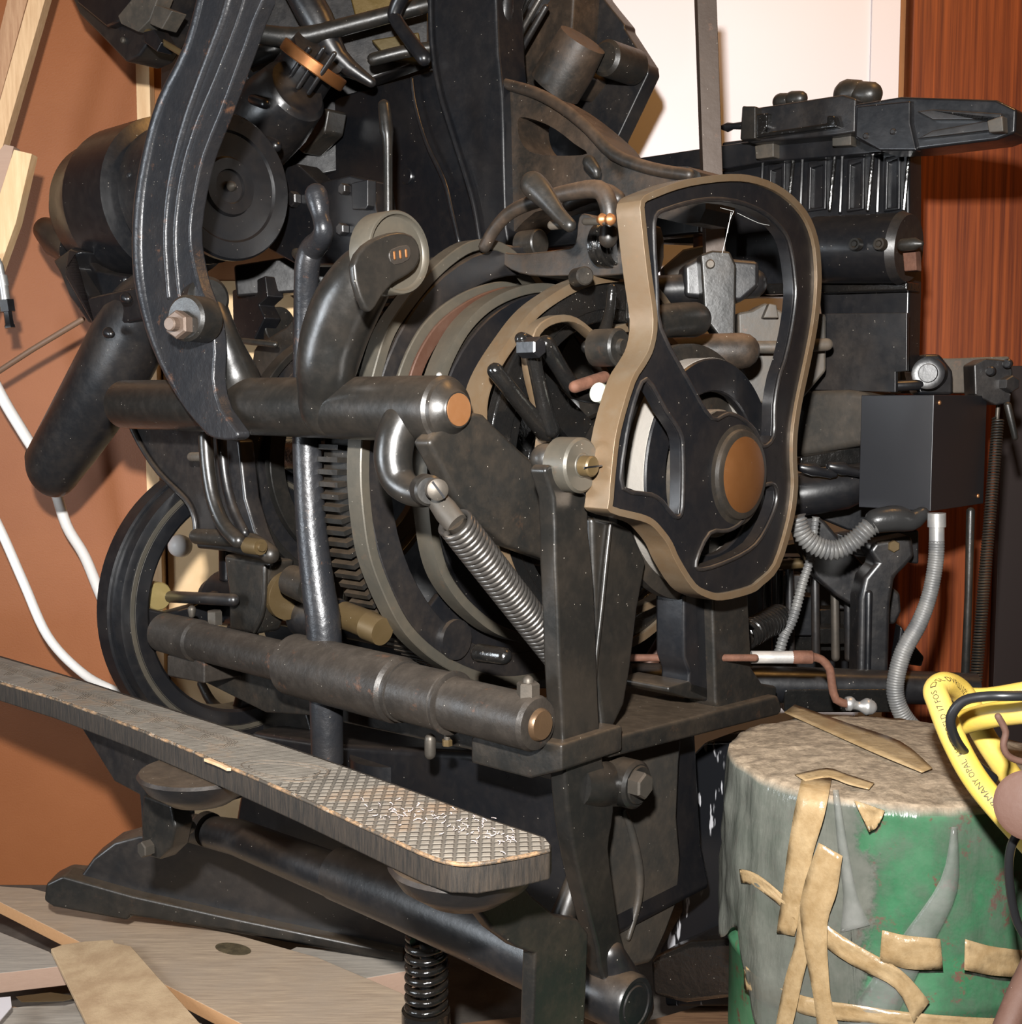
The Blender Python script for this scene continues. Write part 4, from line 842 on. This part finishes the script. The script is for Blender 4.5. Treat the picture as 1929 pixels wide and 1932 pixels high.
def wave(rot, sc):
    q_ = nt.nodes.new('ShaderNodeMapping'); q_.inputs['Rotation'].default_value = (0, 0, rot); Lk.new(mp.outputs[0], q_.inputs[0])
    w_ = nt.nodes.new('ShaderNodeTexWave'); w_.inputs['Scale'].default_value = sc; w_.inputs['Distortion'].default_value = .15; Lk.new(q_.outputs[0], w_.inputs[0]); return ramp(nt, w_.outputs[0], .05, .35).outputs[0]
h1 = mth(nt, 'MULTIPLY', wave(.75, 26), wave(-.75, 26))
h2 = wave(1.0, 55)
sx = nt.nodes.new('ShaderNodeSeparateXYZ'); Lk.new(mp.outputs[0], sx.inputs[0])
E1 = Vector(W(0, 0, 0)); xs = (pt(640, 1450, ('z', zb)) - Vector(BASE)).dot(U)
sel = mth(nt, 'LESS_THAN', sx.outputs[0], xs)
hm = nt.nodes.new('ShaderNodeMix'); Lk.new(sel, hm.inputs[0]); Lk.new(h1, hm.inputs[2]); Lk.new(h2, hm.inputs[3])
bp = nt.nodes.new('ShaderNodeBump'); bp.inputs['Strength'].default_value = .9; bp.inputs['Distance'].default_value = .0022; Lk.new(hm.outputs[0], bp.inputs['Height']); Lk.new(bp.outputs[0], B.inputs['Normal'])
n1 = noise(nt, tc, 14, 6, .7); n2 = noise(nt, tc, 60, 6, .7)
cc = mix(nt, ramp(nt, n1.outputs[0], .4, .66).outputs[0], (.19, .165, .135), (.29, .255, .21))
cc = mix(nt, mth(nt, 'MULTIPLY', ramp(nt, noise(nt, tc, 7, 6, .7).outputs[0], .53, .66).outputs[0], .75), cc, (.26, .15, .075))
cc = mix(nt, mth(nt, 'MULTIPLY', mth(nt, 'SUBTRACT', 1.0, hm.outputs[0]), .6), cc, (.045, .038, .03))
Lk.new(cc, B.inputs['Base Color']); B.inputs['Roughness'].default_value = .62
ins = [pt(x, y, ('z', zb + .0025)) for x, y in offset(top_px, (4, 4))]
mat_ = MB().prism(ins, Z * -.003).build('rubber_mat', m, bd, label='grey-brown textured rubber mat on the board')
# ridge lines of the mat's pattern: oval ring, two long lines, chevrons
RM = plain('mat_ridge', (.085, .072, .058), .7, 0, .4, 300, (.14, .105, .075), 20)
mr = MB(); ZB = ('z', zb + .0024)
def pl_(pts, r, k=3, closed=False):
    mr.tube([pt(x, y, ZB) for x, y in crm(pts, k, closed)], r, 6, closed=closed)
ov = [(620, 1455), (600, 1470), (560, 1475), (510, 1468), (470, 1455), (455, 1443), (480, 1436), (530, 1437), (585, 1443)]
pl_(ov, .0012, 4, True); pl_([(455+(x-455)*.82+14, 1455+(y-1455)*.72) for x, y in ov], .0009, 4, True)
pl_([(-200, 1212), (0, 1262), (160, 1316), (330, 1378), (440, 1420)], .0011); pl_([(-200, 1203), (0, 1250), (160, 1303), (330, 1362), (450, 1410)], .0011)
for i in range(11):
    x = -60 + i*46; y = 1262 + x*.325
    for j in range(4):
        xx = x + j*5
        mr.tube([pt(xx - 8, y - 9, ZB), pt(xx + 34, y + 8, ZB), pt(xx + 20, y + 17, ZB)], .0006, 5)
mr.build('mat_pattern', RM, mat_)
CHIP = plain('bare_chipped_wood', (.62, .42, .25), .7, 0, .3, 200, (.5, .3, .16), 40)
MB().prism([pt(x, y, ('z', zb + .0035)) for x, y in ((385, 1431), (396, 1430), (412, 1437), (436, 1449), (428, 1449), (416, 1443), (404, 1438))], Z*-.0035).build('bare_patch', CHIP, bd)
eg = MB(); fe = [(-330, 1205), (-150, 1240), (0, 1288), (100, 1318), (250, 1372), (420, 1442), (560, 1502), (700, 1566), (800, 1612), (850, 1628), (900, 1630), (985, 1616), (1036, 1604)]
eg.tube([pt(x, y, ('z', zb + .0004)) for x, y in crm(fe, 5)], .0022, 8)
m, nt, B, tc = nodes('worn_board_edge')
ee = mix(nt, ramp(nt, noise(nt, tc, 26, 8, .8).outputs[0], .45, .60).outputs[0], (.05, .04, .03), (.34, .20, .10))
nt.links.new(mix(nt, ramp(nt, noise(nt, tc, 70, 8, .8).outputs[0], .58, .66).outputs[0], ee, (.5, .42, .34)), B.inputs['Base Color']); B.inputs['Roughness'].default_value = .7
eg.build('worn_edge', m, bd, label='front edge worn through to pale wood')
# curled shavings and grains lying on the board
SH = plain('shaving_metal', (.62, .52, .50), .35, .4)
sm_ = MB(); rnd = random.Random(3)
for i in range(95):
    t = rnd.random(); x = 690 + 290*t + rnd.uniform(-12, 12); y = 1522 + 62*t + rnd.gauss(0, 11) + rnd.uniform(-8, 8)
    p = pt(x, y, ('z', zb + .004)); a = rnd.uniform(0, 6.28); r = rnd.uniform(.0016, .0040); s_ = rnd.uniform(.8, 2.6)
    sm_.tube([p + Vector((math.cos(a + s_*j/5)*r, math.sin(a + s_*j/5)*r, .0004*j)) for j in range(6)], .00045, 5)
o = sm_.build('metal_shavings', SH, None); tag(o, 'pinkish-white curled metal shavings scattered on the near end of the foot board', 'shavings', kind='stuff')

# ------------------------------------------------------------------ boards of the pallet and what lies on them
G1 = wood('weathered_pine', (.30, .22, .155), (.48, .36, .25), 7, -.42, (2, 26, 26), .75, .5, (.36, .28, .21), side=(.50, .26, .11))
G2 = wood('grey_weathered_plank', (.28, .25, .215), (.42, .37, .31), 8, .45, (2, 26, 26), .8, .4, side=(.38, .24, .17))
G3 = wood('orange_plank', (.36, .19, .09), (.50, .29, .15), 8, -.42, (2, 30, 30), .75, .4)
G4 = wood('brown_oily_plank', (.10, .05, .025), (.20, .11, .055), 8, .45, (2, 26, 26), .7, .4)
def plank(name, px, z, t, mat, label, group=None, bevel=.0015):
    o = MB().prism([pt(x, y, ('z', z)) for x, y in px], Z * -t).build(name, mat, None, bevel=bevel); return tag(o, label, 'board', group)
zp = .150
plank('plank', [(-160, 1660), (60, 1676), (250, 1722), (450, 1764), (600, 1806), (755, 1872), (900, 1960), (900, 2000), (600, 2000), (456, 1932), (330, 1867), (148, 1776), (0, 1702), (-160, 1668)], zp, .024, G1, 'broad dusty brown plank with a dark knot under the black foot')
kn = pt(440, 1790, ('z', zp + .0004))
plank('plank', [(-120, 1740), (0, 1758), (93, 1795), (124, 1822), (0, 1836), (-120, 1850)], zp - .026, .036, G2, 'short grey plank end beneath the broad plank at the left edge')
plank('plank', [(530, 1800), (560, 1786), (770, 1806), (800, 1826), (632, 1856), (600, 1840)], zp - .036, .045, G2, 'grey plank with pinkish sawn side emerging left of the floor spring')
plank('plank', [(-100, 1905), (33, 1900), (182, 1884), (380, 1930), (470, 2000), (-100, 2020)], zp - .060, .035, G2, 'grey plank below the brown paperboard strip at the bottom edge', bevel=.001)
plank('plank', [(1225, 1925), (1420, 1868), (1500, 1880), (1420, 1990), (1180, 2010)], zp - .055, .03, G4, 'dark reddish-brown plank between the pivot hub and the green drum')
plank('plank', [(870, 1930), (1010, 1915), (1180, 1925), (1150, 2010), (860, 2030)], zp - .075, .035, G4, 'brown oily plank below the large floor spring')
# knot: a shallow dark disc of denser wood inlaid in the plank belongs to its surface
o = [x for x in bpy.data.objects if x.name == 'plank'][0]
L = [pt(440 + 34*math.cos(a), 1790 + 11*math.sin(a) + 4*math.cos(a), ('z', zp + .0008)) for a in [i*math.pi/10 for i in range(20)]]
MB().prism(L, Z*-.003).build('knot', plain('dark_knot', (.06, .045, .025), .6, 0, .2, 200, (.12, .09, .05), 60), o)
# pallet bearers reaching down to the floor
for i, (cx_, cy_) in enumerate(((-.62, 1.93), (-.05, 1.62), (.35, 1.75))):
    o = MB().box(Vector((cx_, cy_, .026)), Vector((.42, -.12, 0)) if i < 1 else Vector((.30, -.07, 0)), Vector((.012, .045, 0)), Z*.026).build('pallet_bearer', G3, None, bevel=.001)
    tag(o, ('squared pale bearer under the left planks', 'squared bearer under the planks by the floor spring', 'squared bearer under the machine beside the drum')[i], 'board')
PB = plain('brown_paperboard', (.42, .28, .16), .85, 0, .3, 300, (.56, .40, .24), 18)
o = MB().prism([pt(x, y, ('z', zp + .012)) for x, y in ((96, 1790), (118, 1782), (160, 1776), (213, 1773), (216, 1779), (247, 1785), (300, 1845), (379, 1932), (440, 2000), (190, 2000), (165, 1932), (140, 1880))], Z*-.008).build('paperboard_strip', PB, None, bevel=.001)
tag(o, 'torn tan paperboard strip lying across the broad plank at bottom left', 'paperboard')
o = MB().prism([pt(x, y, ('z', .13)) for x, y in ((30, 1880), (95, 1872), (150, 1880), (120, 1888), (40, 1890))], Z*-.001).build('foil_scrap', BRASS, None); tag(o, 'small crumpled gold foil scrap between the grey planks at far bottom left', 'scrap')
o = MB().prism([pt(x, y, ('z', .125)) for x, y in ((-20, 1884), (20, 1880), (22, 1900), (0, 1925), (-20, 1932))], Z*-.002).build('paper_scrap', WHITE, None); tag(o, 'white paper scrap at the bottom left corner', 'paper')

# ------------------------------------------------------------------ battens, hose fitting and cords at the left wall
o = PRx = MB().prism([pt(x, y, ('y', 2.45)) for x, y in ((-60, 400), (70, -60), (102, -60), (4, 280), (-30, 420))], Vector((0, .03, 0))).build('batten', wood('pine_end', (.55, .34, .18), (.70, .47, .27), 20, 0, (9, 9, .7), .7), None, bevel=.001)
tag(o, 'pale pine batten leaning at the top left, longest and right of the brown strip', 'batten')
o = MB().prism([pt(x, y, ('y', 2.49)) for x, y in ((-60, 300), (28, -60), (68, -60), (-40, 330))], Vector((0, .02, 0))).build('batten', wood('weathered_batten', (.36, .19, .10), (.5, .3, .17), 20, 0, (9, 9, .7), .7), None, bevel=.001)
tag(o, 'brownish grey-edged batten behind the pale one at the top left corner', 'batten')
for L, yy, mt_, lb in (([(-40, 330), (8, 272), (26, 276), (-2, 400), (-40, 560)], 2.36, G2, 'grey weathered short batten at the left edge'),
                   ([(-2, 370), (26, 282), (60, 290), (30, 420), (-6, 520), (-40, 600), (-40, 480)], 2.31, PINE, 'pale splintered short batten at the left edge, in front of the grey one')):
    o = MB().prism([pt(x, y, ('y', yy)) for x, y in L], Vector((0, .03, 0))).build('batten', mt_, None, bevel=.001); tag(o, lb, 'batten')
hf = MB(); ph = lambda x, y: pt(x, y, ('y', 2.30))
hf.tube([ph(-10, 480), ph(0, 500), ph(5, 530)], .006, 14)
hf.tube([ph(3, 520), ph(7, 540)], .010, 16); hf.tube([ph(6, 538), ph(11, 572)], .009, 16)
bp_ = hf.build('hose_fitting', GALV, None); tag(bp_, 'small hanging metal and black hose fitting at the left edge', 'fitting')
MB().lathe(ph(11, 566), (ph(16, 600) - ph(11, 566)).normalized(), [(0, .010), (0, .0145), (.022, .0145), (.022, .008), (.045, .0085), (.047, .010), (.052, .010)], 6).build('fitting_nut', BLK, bp_)
WC = plain('white_cable_sheath', (.80, .77, .74), .45)
def cable(name, pts, r, mat, label, cat, k=6, n=14, group=None):
    P = [pt(x, y, ('y', d)) for x, y, d in crm(pts, k)]
    o = MB().tube(P, r, n, True, 3).build(name, mat, None); tag(o, label, cat, group); return o
cable('white_cable', [(-60, 620, 2.50), (0, 742, 2.52), (45, 818, 2.54), (95, 900, 2.58), (125, 990, 2.60), (160, 1050, 2.62), (198, 1140, 2.64), (260, 1260, 2.66), (330, 1400, 2.68)], .0115, WC, 'white cable on the left wall, the upper one passing behind the tapered chute', 'cable')
cable('white_cable', [(-60, 880, 2.45), (0, 998, 2.46), (45, 1100, 2.47), (90, 1200, 2.48), (150, 1265, 2.50), (210, 1300, 2.54), (330, 1345, 2.60)], .0095, WC, 'white cable on the left wall, the lower one curving down behind the foot board', 'cable')
cable('thin_rod', [(-20, 712, 2.40), (60, 660, 2.38), (155, 603, 2.36)], .0055, iron('brown_rod', (.14, .08, .05), .5), 'thin brown rod slanting up across the left wall to the drum housing', 'rod', 1)
cable('thin_rod', [(150, 602, 2.46), (200, 590, 2.2)], .005, BLK, 'short black end rod behind the tapered chute', 'rod', 1) if False else None

wk = pt(340, 1030, ('y', 2.60))
o = MB().lathe(wk, -NRM['y'] + Z*.2, [(.030, .001), (.029, .008), (.022, .018), (.010, .024), (-.01, .024)], 32).build('wall_fitting', WC, None); tag(o, 'white rounded fitting on the pale wall board, seen through the flywheel', 'fitting')
# ------------------------------------------------------------------ green drum, plastic sheet, tape
DC = Vector(((1690-964.5)/F*1.47, 1.47, 0)); DR = .188; DZ = pt(1650, 1432, ('y', 1.47)).z
m, nt, B, tc = nodes('chipped_green_paint')
n1 = noise(nt, tc, 9, 8, .7); n2 = noise(nt, tc, 26, 8, .75)
n4 = noise(nt, tc, 5, 6, .7)
cg = mix(nt, ramp(nt, n1.outputs[0], .35, .65).outputs[0], (.018, .10, .042), (.035, .15, .068))
cg = mix(nt, ramp(nt, n2.outputs[0], .555, .61).outputs[0], mix(nt, mth(nt, 'MULTIPLY', ramp(nt, n4.outputs[0], .45, .62).outputs[0], .6), cg, (.09, .19, .11)), (.13, .055, .04))
nt.links.new(cg, B.inputs['Base Color']); B.inputs['Roughness'].default_value = .35
b_ = nt.nodes.new('ShaderNodeBump'); b_.inputs['Strength'].default_value = .3; b_.inputs['Distance'].default_value = .002; nt.links.new(n2.outputs[0], b_.inputs['Height']); nt.links.new(b_.outputs[0], B.inputs['Normal'])
GR = m
prof = [(.002, .02), (.002, DR-.004), (.006, DR), (.20, DR), (.206, DR+.004), (.214, DR+.004), (.22, DR), (.43, DR), (.436, DR+.004), (.444, DR+.004), (.45, DR), (DZ-.02, DR), (DZ-.014, DR+.004), (DZ-.006, DR+.004), (DZ-.004, DR-.004), (DZ-.014, DR-.008), (DZ-.014, .01)]
drum = thing('drum', 'green steel drum with rust spots under a dusty plastic sheet, at bottom right', 'drum', DC)
MB().lathe(DC, Z, prof, 96).build('drum_body', GR, drum)
# plastic sheet: crumpled cover over the top with a ragged skirt
m, nt, B, tc = nodes('dusty_plastic_sheet'); Lk = nt.links
g = nt.nodes.new('ShaderNodeNewGeometry'); sx = nt.nodes.new('ShaderNodeSeparateXYZ'); Lk.new(g.outputs['Normal'], sx.inputs[0])
nn = noise(nt, tc, 16, 8, .7); n3 = noise(nt, tc, 70, 8, .75)
upf = ramp(nt, sx.outputs[2], .35, .75).outputs[0]
dustc = mix(nt, ramp(nt, n3.outputs[0], .4, .65).outputs[0], (.15, .115, .078), (.32, .25, .175))
cp = mix(nt, upf, mix(nt, nn.outputs[0], (.085, .092, .08), (.165, .165, .14)), dustc)
Lk.new(cp, B.inputs['Base Color'])
al = mth(nt, 'MULTIPLY_ADD', ramp(nt, nn.outputs[0], .42, .72)
                    .outputs[0], .30, .04)
spo = nt.nodes.new('ShaderNodeSeparateXYZ'); Lk.new(tc.outputs['Object'], spo.inputs[0])
lft = mth(nt, 'MULTIPLY', ramp(nt, mth(nt, 'MULTIPLY_ADD', nn.outputs[0], .10, mth(nt, 'MULTIPLY', spo.outputs[0], -1)), .118, .130).outputs[0], .50)
Lk.new(mth(nt, 'MINIMUM', mth(nt, 'ADD', mth(nt, 'ADD', al, lft), mth(nt, 'MULTIPLY', upf, .9)), 1.0), B.inputs['Alpha'])
Lk.new(mth(nt, 'MULTIPLY_ADD', upf, .6, .16), B.inputs['Roughness'])
b_ = nt.nodes.new('ShaderNodeBump'); b_.inputs['Strength'].default_value = .7; b_.inputs['Distance'].default_value = .010; Lk.new(noise(nt, tc, 17, 6, .55, (1.3, 1.3, .35)).outputs[0], b_.inputs['Height']); Lk.new(b_.outputs[0], B.inputs['Normal'])
SHEET = m
rnd = random.Random(5)
def fbm(a, z, s=0): return (math.sin(a*9 + z*14 + s) + .6*math.sin(a*17 - z*23 + 1.3 + s) + .5*math.sin(a*31 + z*11 + 2.1) + .35*math.sin(z*60 + a*5)) / 2.4
bm2 = MB(); NA = 200; grid = []
radial = [.0, .25, .5, .7, .85, .95, 1.0]
def hem(a):   # length of the skirt for each direction (a = 0 to the right, -pi/2 towards the viewer)
    d = (math.degrees(a) + 360) % 360
    K = [(0, .40), (200, .20), (212, .29), (225, .335), (240, .30), (243, .22), (246, .45), (262, .46), (300, .50), (360, .40)]
    for (d0, h0), (d1, h1) in zip(K, K[1:]):
        if d0 <= d <= d1: return h0 + (h1-h0)*(d-d0)/(d1-d0) + .010*math.sin(d*.22)
    return .4
for i in range(NA):
    a = 2*math.pi*i/NA; col_ = []
    for r in radial:
        rr = r*(DR+.004); col_.append(Vector((math.cos(a)*rr, math.sin(a)*rr, DZ + .004 + .010*(1-r*r) + .003*fbm(a*(.3+r), r*2.5, 1)*r)))
    hm_ = hem(a)
    bul = .006
    dd = (math.degrees(a) + 360) % 360
    if 196 < dd < 232: bul = .006 + .008*math.sin((dd-196)/36*math.pi)
    for j in range(1, 29):
        t = j/28; z = DZ + .002 - hm_*t
        rr = DR + .006 + bul*min(1, t*2.2) + .0050*fbm(a, z*2)*min(1, t*4)
        col_.append(Vector((math.cos(a)*rr, math.sin(a)*rr, z)))
    grid.append([bm2.bm.verts.new(DC + p) for p in col_])
for i in range(NA):
    A, Bq = grid[i], grid[(i+1) % NA]
    for j in range(len(A)-1):
        if j == 0 and False: continue
        try: bm2.bm.faces.new((A[j], A[j+1], Bq[j+1], Bq[j]))
        except ValueError: pass
bmesh.ops.remove_doubles(bm2.bm, verts=bm2.bm.verts[:], dist=1e-5)
o = bm2.build('plastic_sheet', SHEET, None, sharp=180, rootloc=tuple(DC)); tag(o, 'dusty translucent plastic sheet draped over the top and sides of the green drum', 'plastic sheet')
so = o.modifiers.new('solid', 'SOLIDIFY'); so.thickness = .0006
# packing tape strips that follow the drum
m, nt, B, tc = nodes('brown_packing_tape'); n1 = noise(nt, tc, 30, 8, .7)
c_ = ramp(nt, n1.outputs[0], .35, .68, (.23, .15, .07, 1), (.36, .26, .145, 1)); nt.links.new(c_.outputs[0], B.inputs['Base Color']); B.inputs['Roughness'].default_value = .28
b_ = nt.nodes.new('ShaderNodeBump'); b_.inputs['Strength'].default_value = .6; b_.inputs['Distance'].default_value = .003; nt.links.new(noise(nt, tc, 45, 6, .6).outputs[0], b_.inputs['Height']); nt.links.new(b_.outputs[0], B.inputs['Normal'])
B.inputs['Alpha'].default_value = .93; TAPE = m
def oncyl(px, py, R):
    d = ray(px, py); ox, oy = CAM.x - DC.x, CAM.y - DC.y
    a = d.x**2 + d.y**2; b = 2*(ox*d.x + oy*d.y); c = ox*ox + oy*oy - R*R; disc = b*b - 4*a*c
    if disc < 0: t = -b/(2*a)
    else: t = (-b - math.sqrt(disc))/(2*a)
    return CAM + d*t
def ontop(px, py):
    p = pt(px, py, ('z', DZ + .008)); r_ = min(1, math.hypot(p.x - DC.x, p.y - DC.y)/DR)
    return pt(px, py, ('z', DZ + .0075 + .010*(1 - r_*r_)))
def tape(ptsL, ptsR, R, label, name='tape_strip', mode='cyl', k=4):
    A = crm(ptsL, k); Bq = crm(ptsR, k); mb = MB(); rows = []
    for i in range(len(A)):
        row = []
        for j in range(5):
            f = j/4; x = A[i][0] + (Bq[i][0]-A[i][0])*f; y = A[i][1] + (Bq[i][1]-A[i][1])*f
            Rr = R + .0022*math.sin(i*1.3 + j*1.9) * (0 if mode != 'cyl' else 1)
            p = oncyl(x, y, Rr) if mode == 'cyl' else ontop(x, y)
            if mode == 'cyl' and p.z > DZ + .004: p = ontop(x, y)
            row.append(mb.bm.verts.new(p))
        rows.append(row)
    for a, b in zip(rows, rows[1:]):
        for j in range(4): mb.bm.faces.new((a[j], a[j+1], b[j+1], b[j]))
    o = mb.build(name, TAPE, None, sharp=180); s_ = o.modifiers.new('solid', 'SOLIDIFY'); s_.thickness = .0008; s_.offset = 1; tag(o, label, 'tape', 'packing tape on the drum'); return o
RT = DR + .0165
tape([(1515, 1462), (1500, 1530), (1488, 1600), (1478, 1680), (1466, 1760)], [(1570, 1468), (1556, 1540), (1535, 1610), (1520, 1690), (1500, 1766)], RT + .004, 'upright tan tape strip from the drum rim down the grey flap')
tape([(1545, 1590), (1520, 1660), (1510, 1720), (1520, 1800), (1535, 1880), (1545, 1960)], [(1590, 1615), (1580, 1680), (1562, 1740), (1562, 1800), (1568, 1880), (1590, 1960)], RT + .010, 'crinkled tape strip hanging loose down the middle of the drum front')
tape([(1510, 1700), (1500, 1780), (1478, 1860), (1460, 1960)], [(1535, 1720), (1528, 1790), (1510, 1870), (1490, 1960)], RT + .007, 'narrow twisted tape tail left of the loose middle strip')
tape([(1395, 1640), (1430, 1650), (1480, 1690), (1560, 1745), (1620, 1785), (1700, 1830), (1755, 1890)], [(1398, 1665), (1428, 1675), (1478, 1715), (1556, 1785), (1615, 1825), (1690, 1865), (1725, 1930)], RT + .003, 'long tape strip slanting down from the left flap to the lower right of the drum')
tape([(1404, 1820), (1440, 1850), (1520, 1880), (1640, 1900), (1800, 1918), (1950, 1922)], [(1404, 1865), (1440, 1890), (1520, 1915), (1640, 1932), (1800, 1950), (1950, 1955)], DR + .017, 'horizontal tape band wrapped round the drum near the bottom edge')
tape([(1665, 1755), (1710, 1765), (1775, 1772)], [(1660, 1812), (1710, 1828), (1780, 1830)], DR + .020, 'torn tape patch on the lower right of the drum, left of the last patch')
tape([(1822, 1772), (1870, 1785), (1940, 1795)], [(1820, 1830), (1870, 1840), (1940, 1845)], DR + .020, 'torn tape patch on the drum at the right edge')
tape([(1612, 1510), (1640, 1520), (1670, 1530)], [(1640, 1570), (1650, 1565), (1660, 1555)], DR + .018, 'small torn tape flake just below the drum rim')
tape([(1500, 1330), (1600, 1365), (1700, 1400), (1760, 1450)], [(1480, 1345), (1570, 1385), (1660, 1425), (1740, 1458)], 0, 'tape strip lying slantwise over the dusty drum top', mode='flat')
tape([(1500, 1462), (1560, 1450), (1600, 1462), (1650, 1478)], [(1520, 1475), (1565, 1468), (1600, 1480), (1640, 1490)], 0, 'folded tape end bent over the drum rim', mode='flat')

FOLD = plain('doubled_plastic', (.20, .21, .19), .18, 0, .6, 40, (.30, .30, .28), 20, alpha=.30)
sheet_o = [x for x in bpy.data.objects if x.name == 'plastic_sheet'][0]
def fold(L, Rr, rad):
    A, Bq = crm(L, 4), crm(Rr, 4); mb = MB(); rows = []
    for p_, q_ in zip(A, Bq): rows.append([mb.bm.verts.new(oncyl(p_[0] + (q_[0]-p_[0])*j/3, p_[1] + (q_[1]-p_[1])*j/3, rad + (.003 if j in (1, 2) else 0))) for j in range(4)])
    for a_, b_ in zip(rows, rows[1:]):
        for j in range(3): mb.bm.faces.new((a_[j], a_[j+1], b_[j+1], b_[j]))
    o = mb.build('fold', FOLD, sheet_o, sharp=180); so_ = o.modifiers.new('solid', 'SOLIDIFY'); so_.thickness = .0006
fold([(1796, 1560), (1775, 1660), (1700, 1770), (1610, 1900), (1580, 1960)], [(1806, 1560), (1806, 1680), (1755, 1790), (1690, 1920), (1670, 1970)], DR + .0125)
fold([(1572, 1490), (1582, 1600), (1592, 1690), (1586, 1760)], [(1582, 1490), (1600, 1600), (1618, 1690), (1642, 1745)], DR + .0125)
# ------------------------------------------------------------------ yellow hose, black cable, rusty fitting on the drum
YH = plain('yellow_rubber_hose', (.56, .39, .06), .42, 0, .15, 260, (.50, .35, .11), 7)
hp = [(1990, 1640, 1.10), (1890, 1530, 1.13), (1838, 1465, 1.16), (1800, 1395, 1.19), (1774, 1330, 1.22), (1766, 1303, 1.235), (1782, 1290, 1.25), (1808, 1300, 1.27), (1830, 1330, 1.275), (1850, 1375, 1.275), (1880, 1425, 1.27), (1920, 1480, 1.27), (1980, 1540, 1.27)]
HPP = [pt(x, y, ('y', d)) for x, y, d in crm(hp, 8)]
hose = MB().tube(HPP, .0125, 20).build('hose', YH, None, sharp=80); tag(hose, 'thick yellow rubber hose looping over the green drum with dark printed lettering', 'hose')
h2_ = [(1780, 1345, 1.285), (1812, 1362, 1.25), (1860, 1352, 1.21), (1930, 1340, 1.18), (2010, 1330, 1.15)]
h2_ = [(1808, 1366, 1.245), (1850, 1354, 1.215), (1900, 1345, 1.19), (2010, 1335, 1.15)]
o = MB().tube([pt(x, y, ('y', d)) for x, y, d in crm(h2_, 6)], .0125, 20, True, 1).build('hose', YH, None, sharp=80); tag(o, 'yellow hose length lying crosswise inside the hose loop', 'hose')
o = MB().tube([pt(x, y, ('y', d)) for x, y, d in crm([(1835, 1318, 1.32), (1880, 1316, 1.31), (1990, 1296, 1.29)], 5)], .012, 20, True, 1).build('hose', YH, None, sharp=80); tag(o, 'yellow hose behind the black cable at the right edge', 'hose')
cable('black_cable', [(2010, 1312, 1.12), (1910, 1313, 1.12), (1860, 1314, 1.13), (1820, 1322, 1.14), (1798, 1345, 1.145), (1795, 1370, 1.15), (1808, 1402, 1.16), (1835, 1435, 1.18), (1875, 1468, 1.20)], .0048, plain('black_rubber', (.012, .012, .013), .35), 'black rubber cable curving in front of the yellow hose', 'cable')
# printed lettering on the hose
BT = plain('hose_print', (.03, .02, .01), .6)
def letters_on(P, r, text, size, start, side, parent, faceoff):
    cu = bpy.data.curves.new('t', 'FONT'); cu.body = text; cu.size = size; cu.resolution_u = 2
    ob = bpy.data.objects.new('t', cu); C.objects.link(ob); bpy.context.view_layer.update()
    me = bpy.data.meshes.new_from_object(ob); bpy.data.objects.remove(ob)
    D = [0]
    for i in range(1, len(P)): D.append(D[-1] + (P[i]-P[i-1]).length)
    bm = bmesh.new(); bm.from_mesh(me); bmesh.ops.triangulate(bm, faces=bm.faces[:]); bmesh.ops.subdivide_edges(bm, edges=[e for e in bm.edges if e.calc_length() > .002], cuts=1)
    for v in bm.verts:
        d = start + v.co.x * side; j = 0
        while j < len(D)-2 and D[j+1] < d: j += 1
        f = (d - D[j])/(D[j+1]-D[j]); p = P[j].lerp(P[j+1], f); t = (P[j+1]-P[j]).normalized()
        if 0 < j < len(P) - 2: t = ((P[j+1]-P[j-1]).normalized()*(1-f) + (P[j+2]-P[j]).normalized()*f).normalized()
        view = (CAM - p).normalized(); nz = (view - t*view.dot(t)).normalized(); bx = nz.cross(t) * side
        ang = (v.co.y + faceoff) / r
        v.co = p + nz*math.cos(ang)*(r+.0004) + bx*math.sin(ang)*(r+.0004)
    mb = MB(); mb.bm.free(); mb.bm = bm
    return mb.build('lettering', BT, parent)
letters_on(HPP, .0125, 'GERMANY OPAL  HANTABELD 17 FOS DSL DVRLU 1/2" IHL', .0082, .062, 1, hose, -.002)
# rusty elbow and disc at the right edge
RU = iron('brown_rusted_metal', (.075, .034, .022), .7, metal=.0, damt=.3, up=.2, dust=(.12, .078, .055), rust=(.16, .07, .05), ramt=.5, bump=.4)
rd = MB().lathe(pt(1945, 1520, ('y', 1.02)), Vector((-.45, -.85, .25)), [(.004, .001), (.004, .026), (.001, .030), (-.006, .030), (-.010, .024)], 40).build('rusty_disc', RU, None); tag(rd, 'round brown rusted metal disc against the yellow hose at the right edge', 'disc')
o = MB().tube([pt(x, y, ('y', 1.10)) for x, y in crm([(1884, 1352), (1898, 1380), (1894, 1405), (1902, 1425), (1925, 1436), (1960, 1440)], 4)], .0032, 12, True, 3).build('rusty_hook', RU, None); tag(o, 'small bent rusty hook above the rusted disc at the right edge', 'hook')
cable('metal_pipe', [(2010, 1680, 1.00), (1962, 1800, .99), (1925, 1880, .97), (1872, 2010, .95)], .011, RU, 'brown rusted pipe crossing the bottom right corner in front of the drum', 'pipe', 4, 20)
cable('black_cable', [(1930, 1560, 1.05), (1908, 1600, 1.06), (1905, 1660, 1.07), (1920, 1740, 1.08), (1960, 1800, 1.08)], .004, plain('black_rubber_thin', (.012, .012, .013), .35), 'thin black cable dropping in front of the drum at the right edge', 'cable')
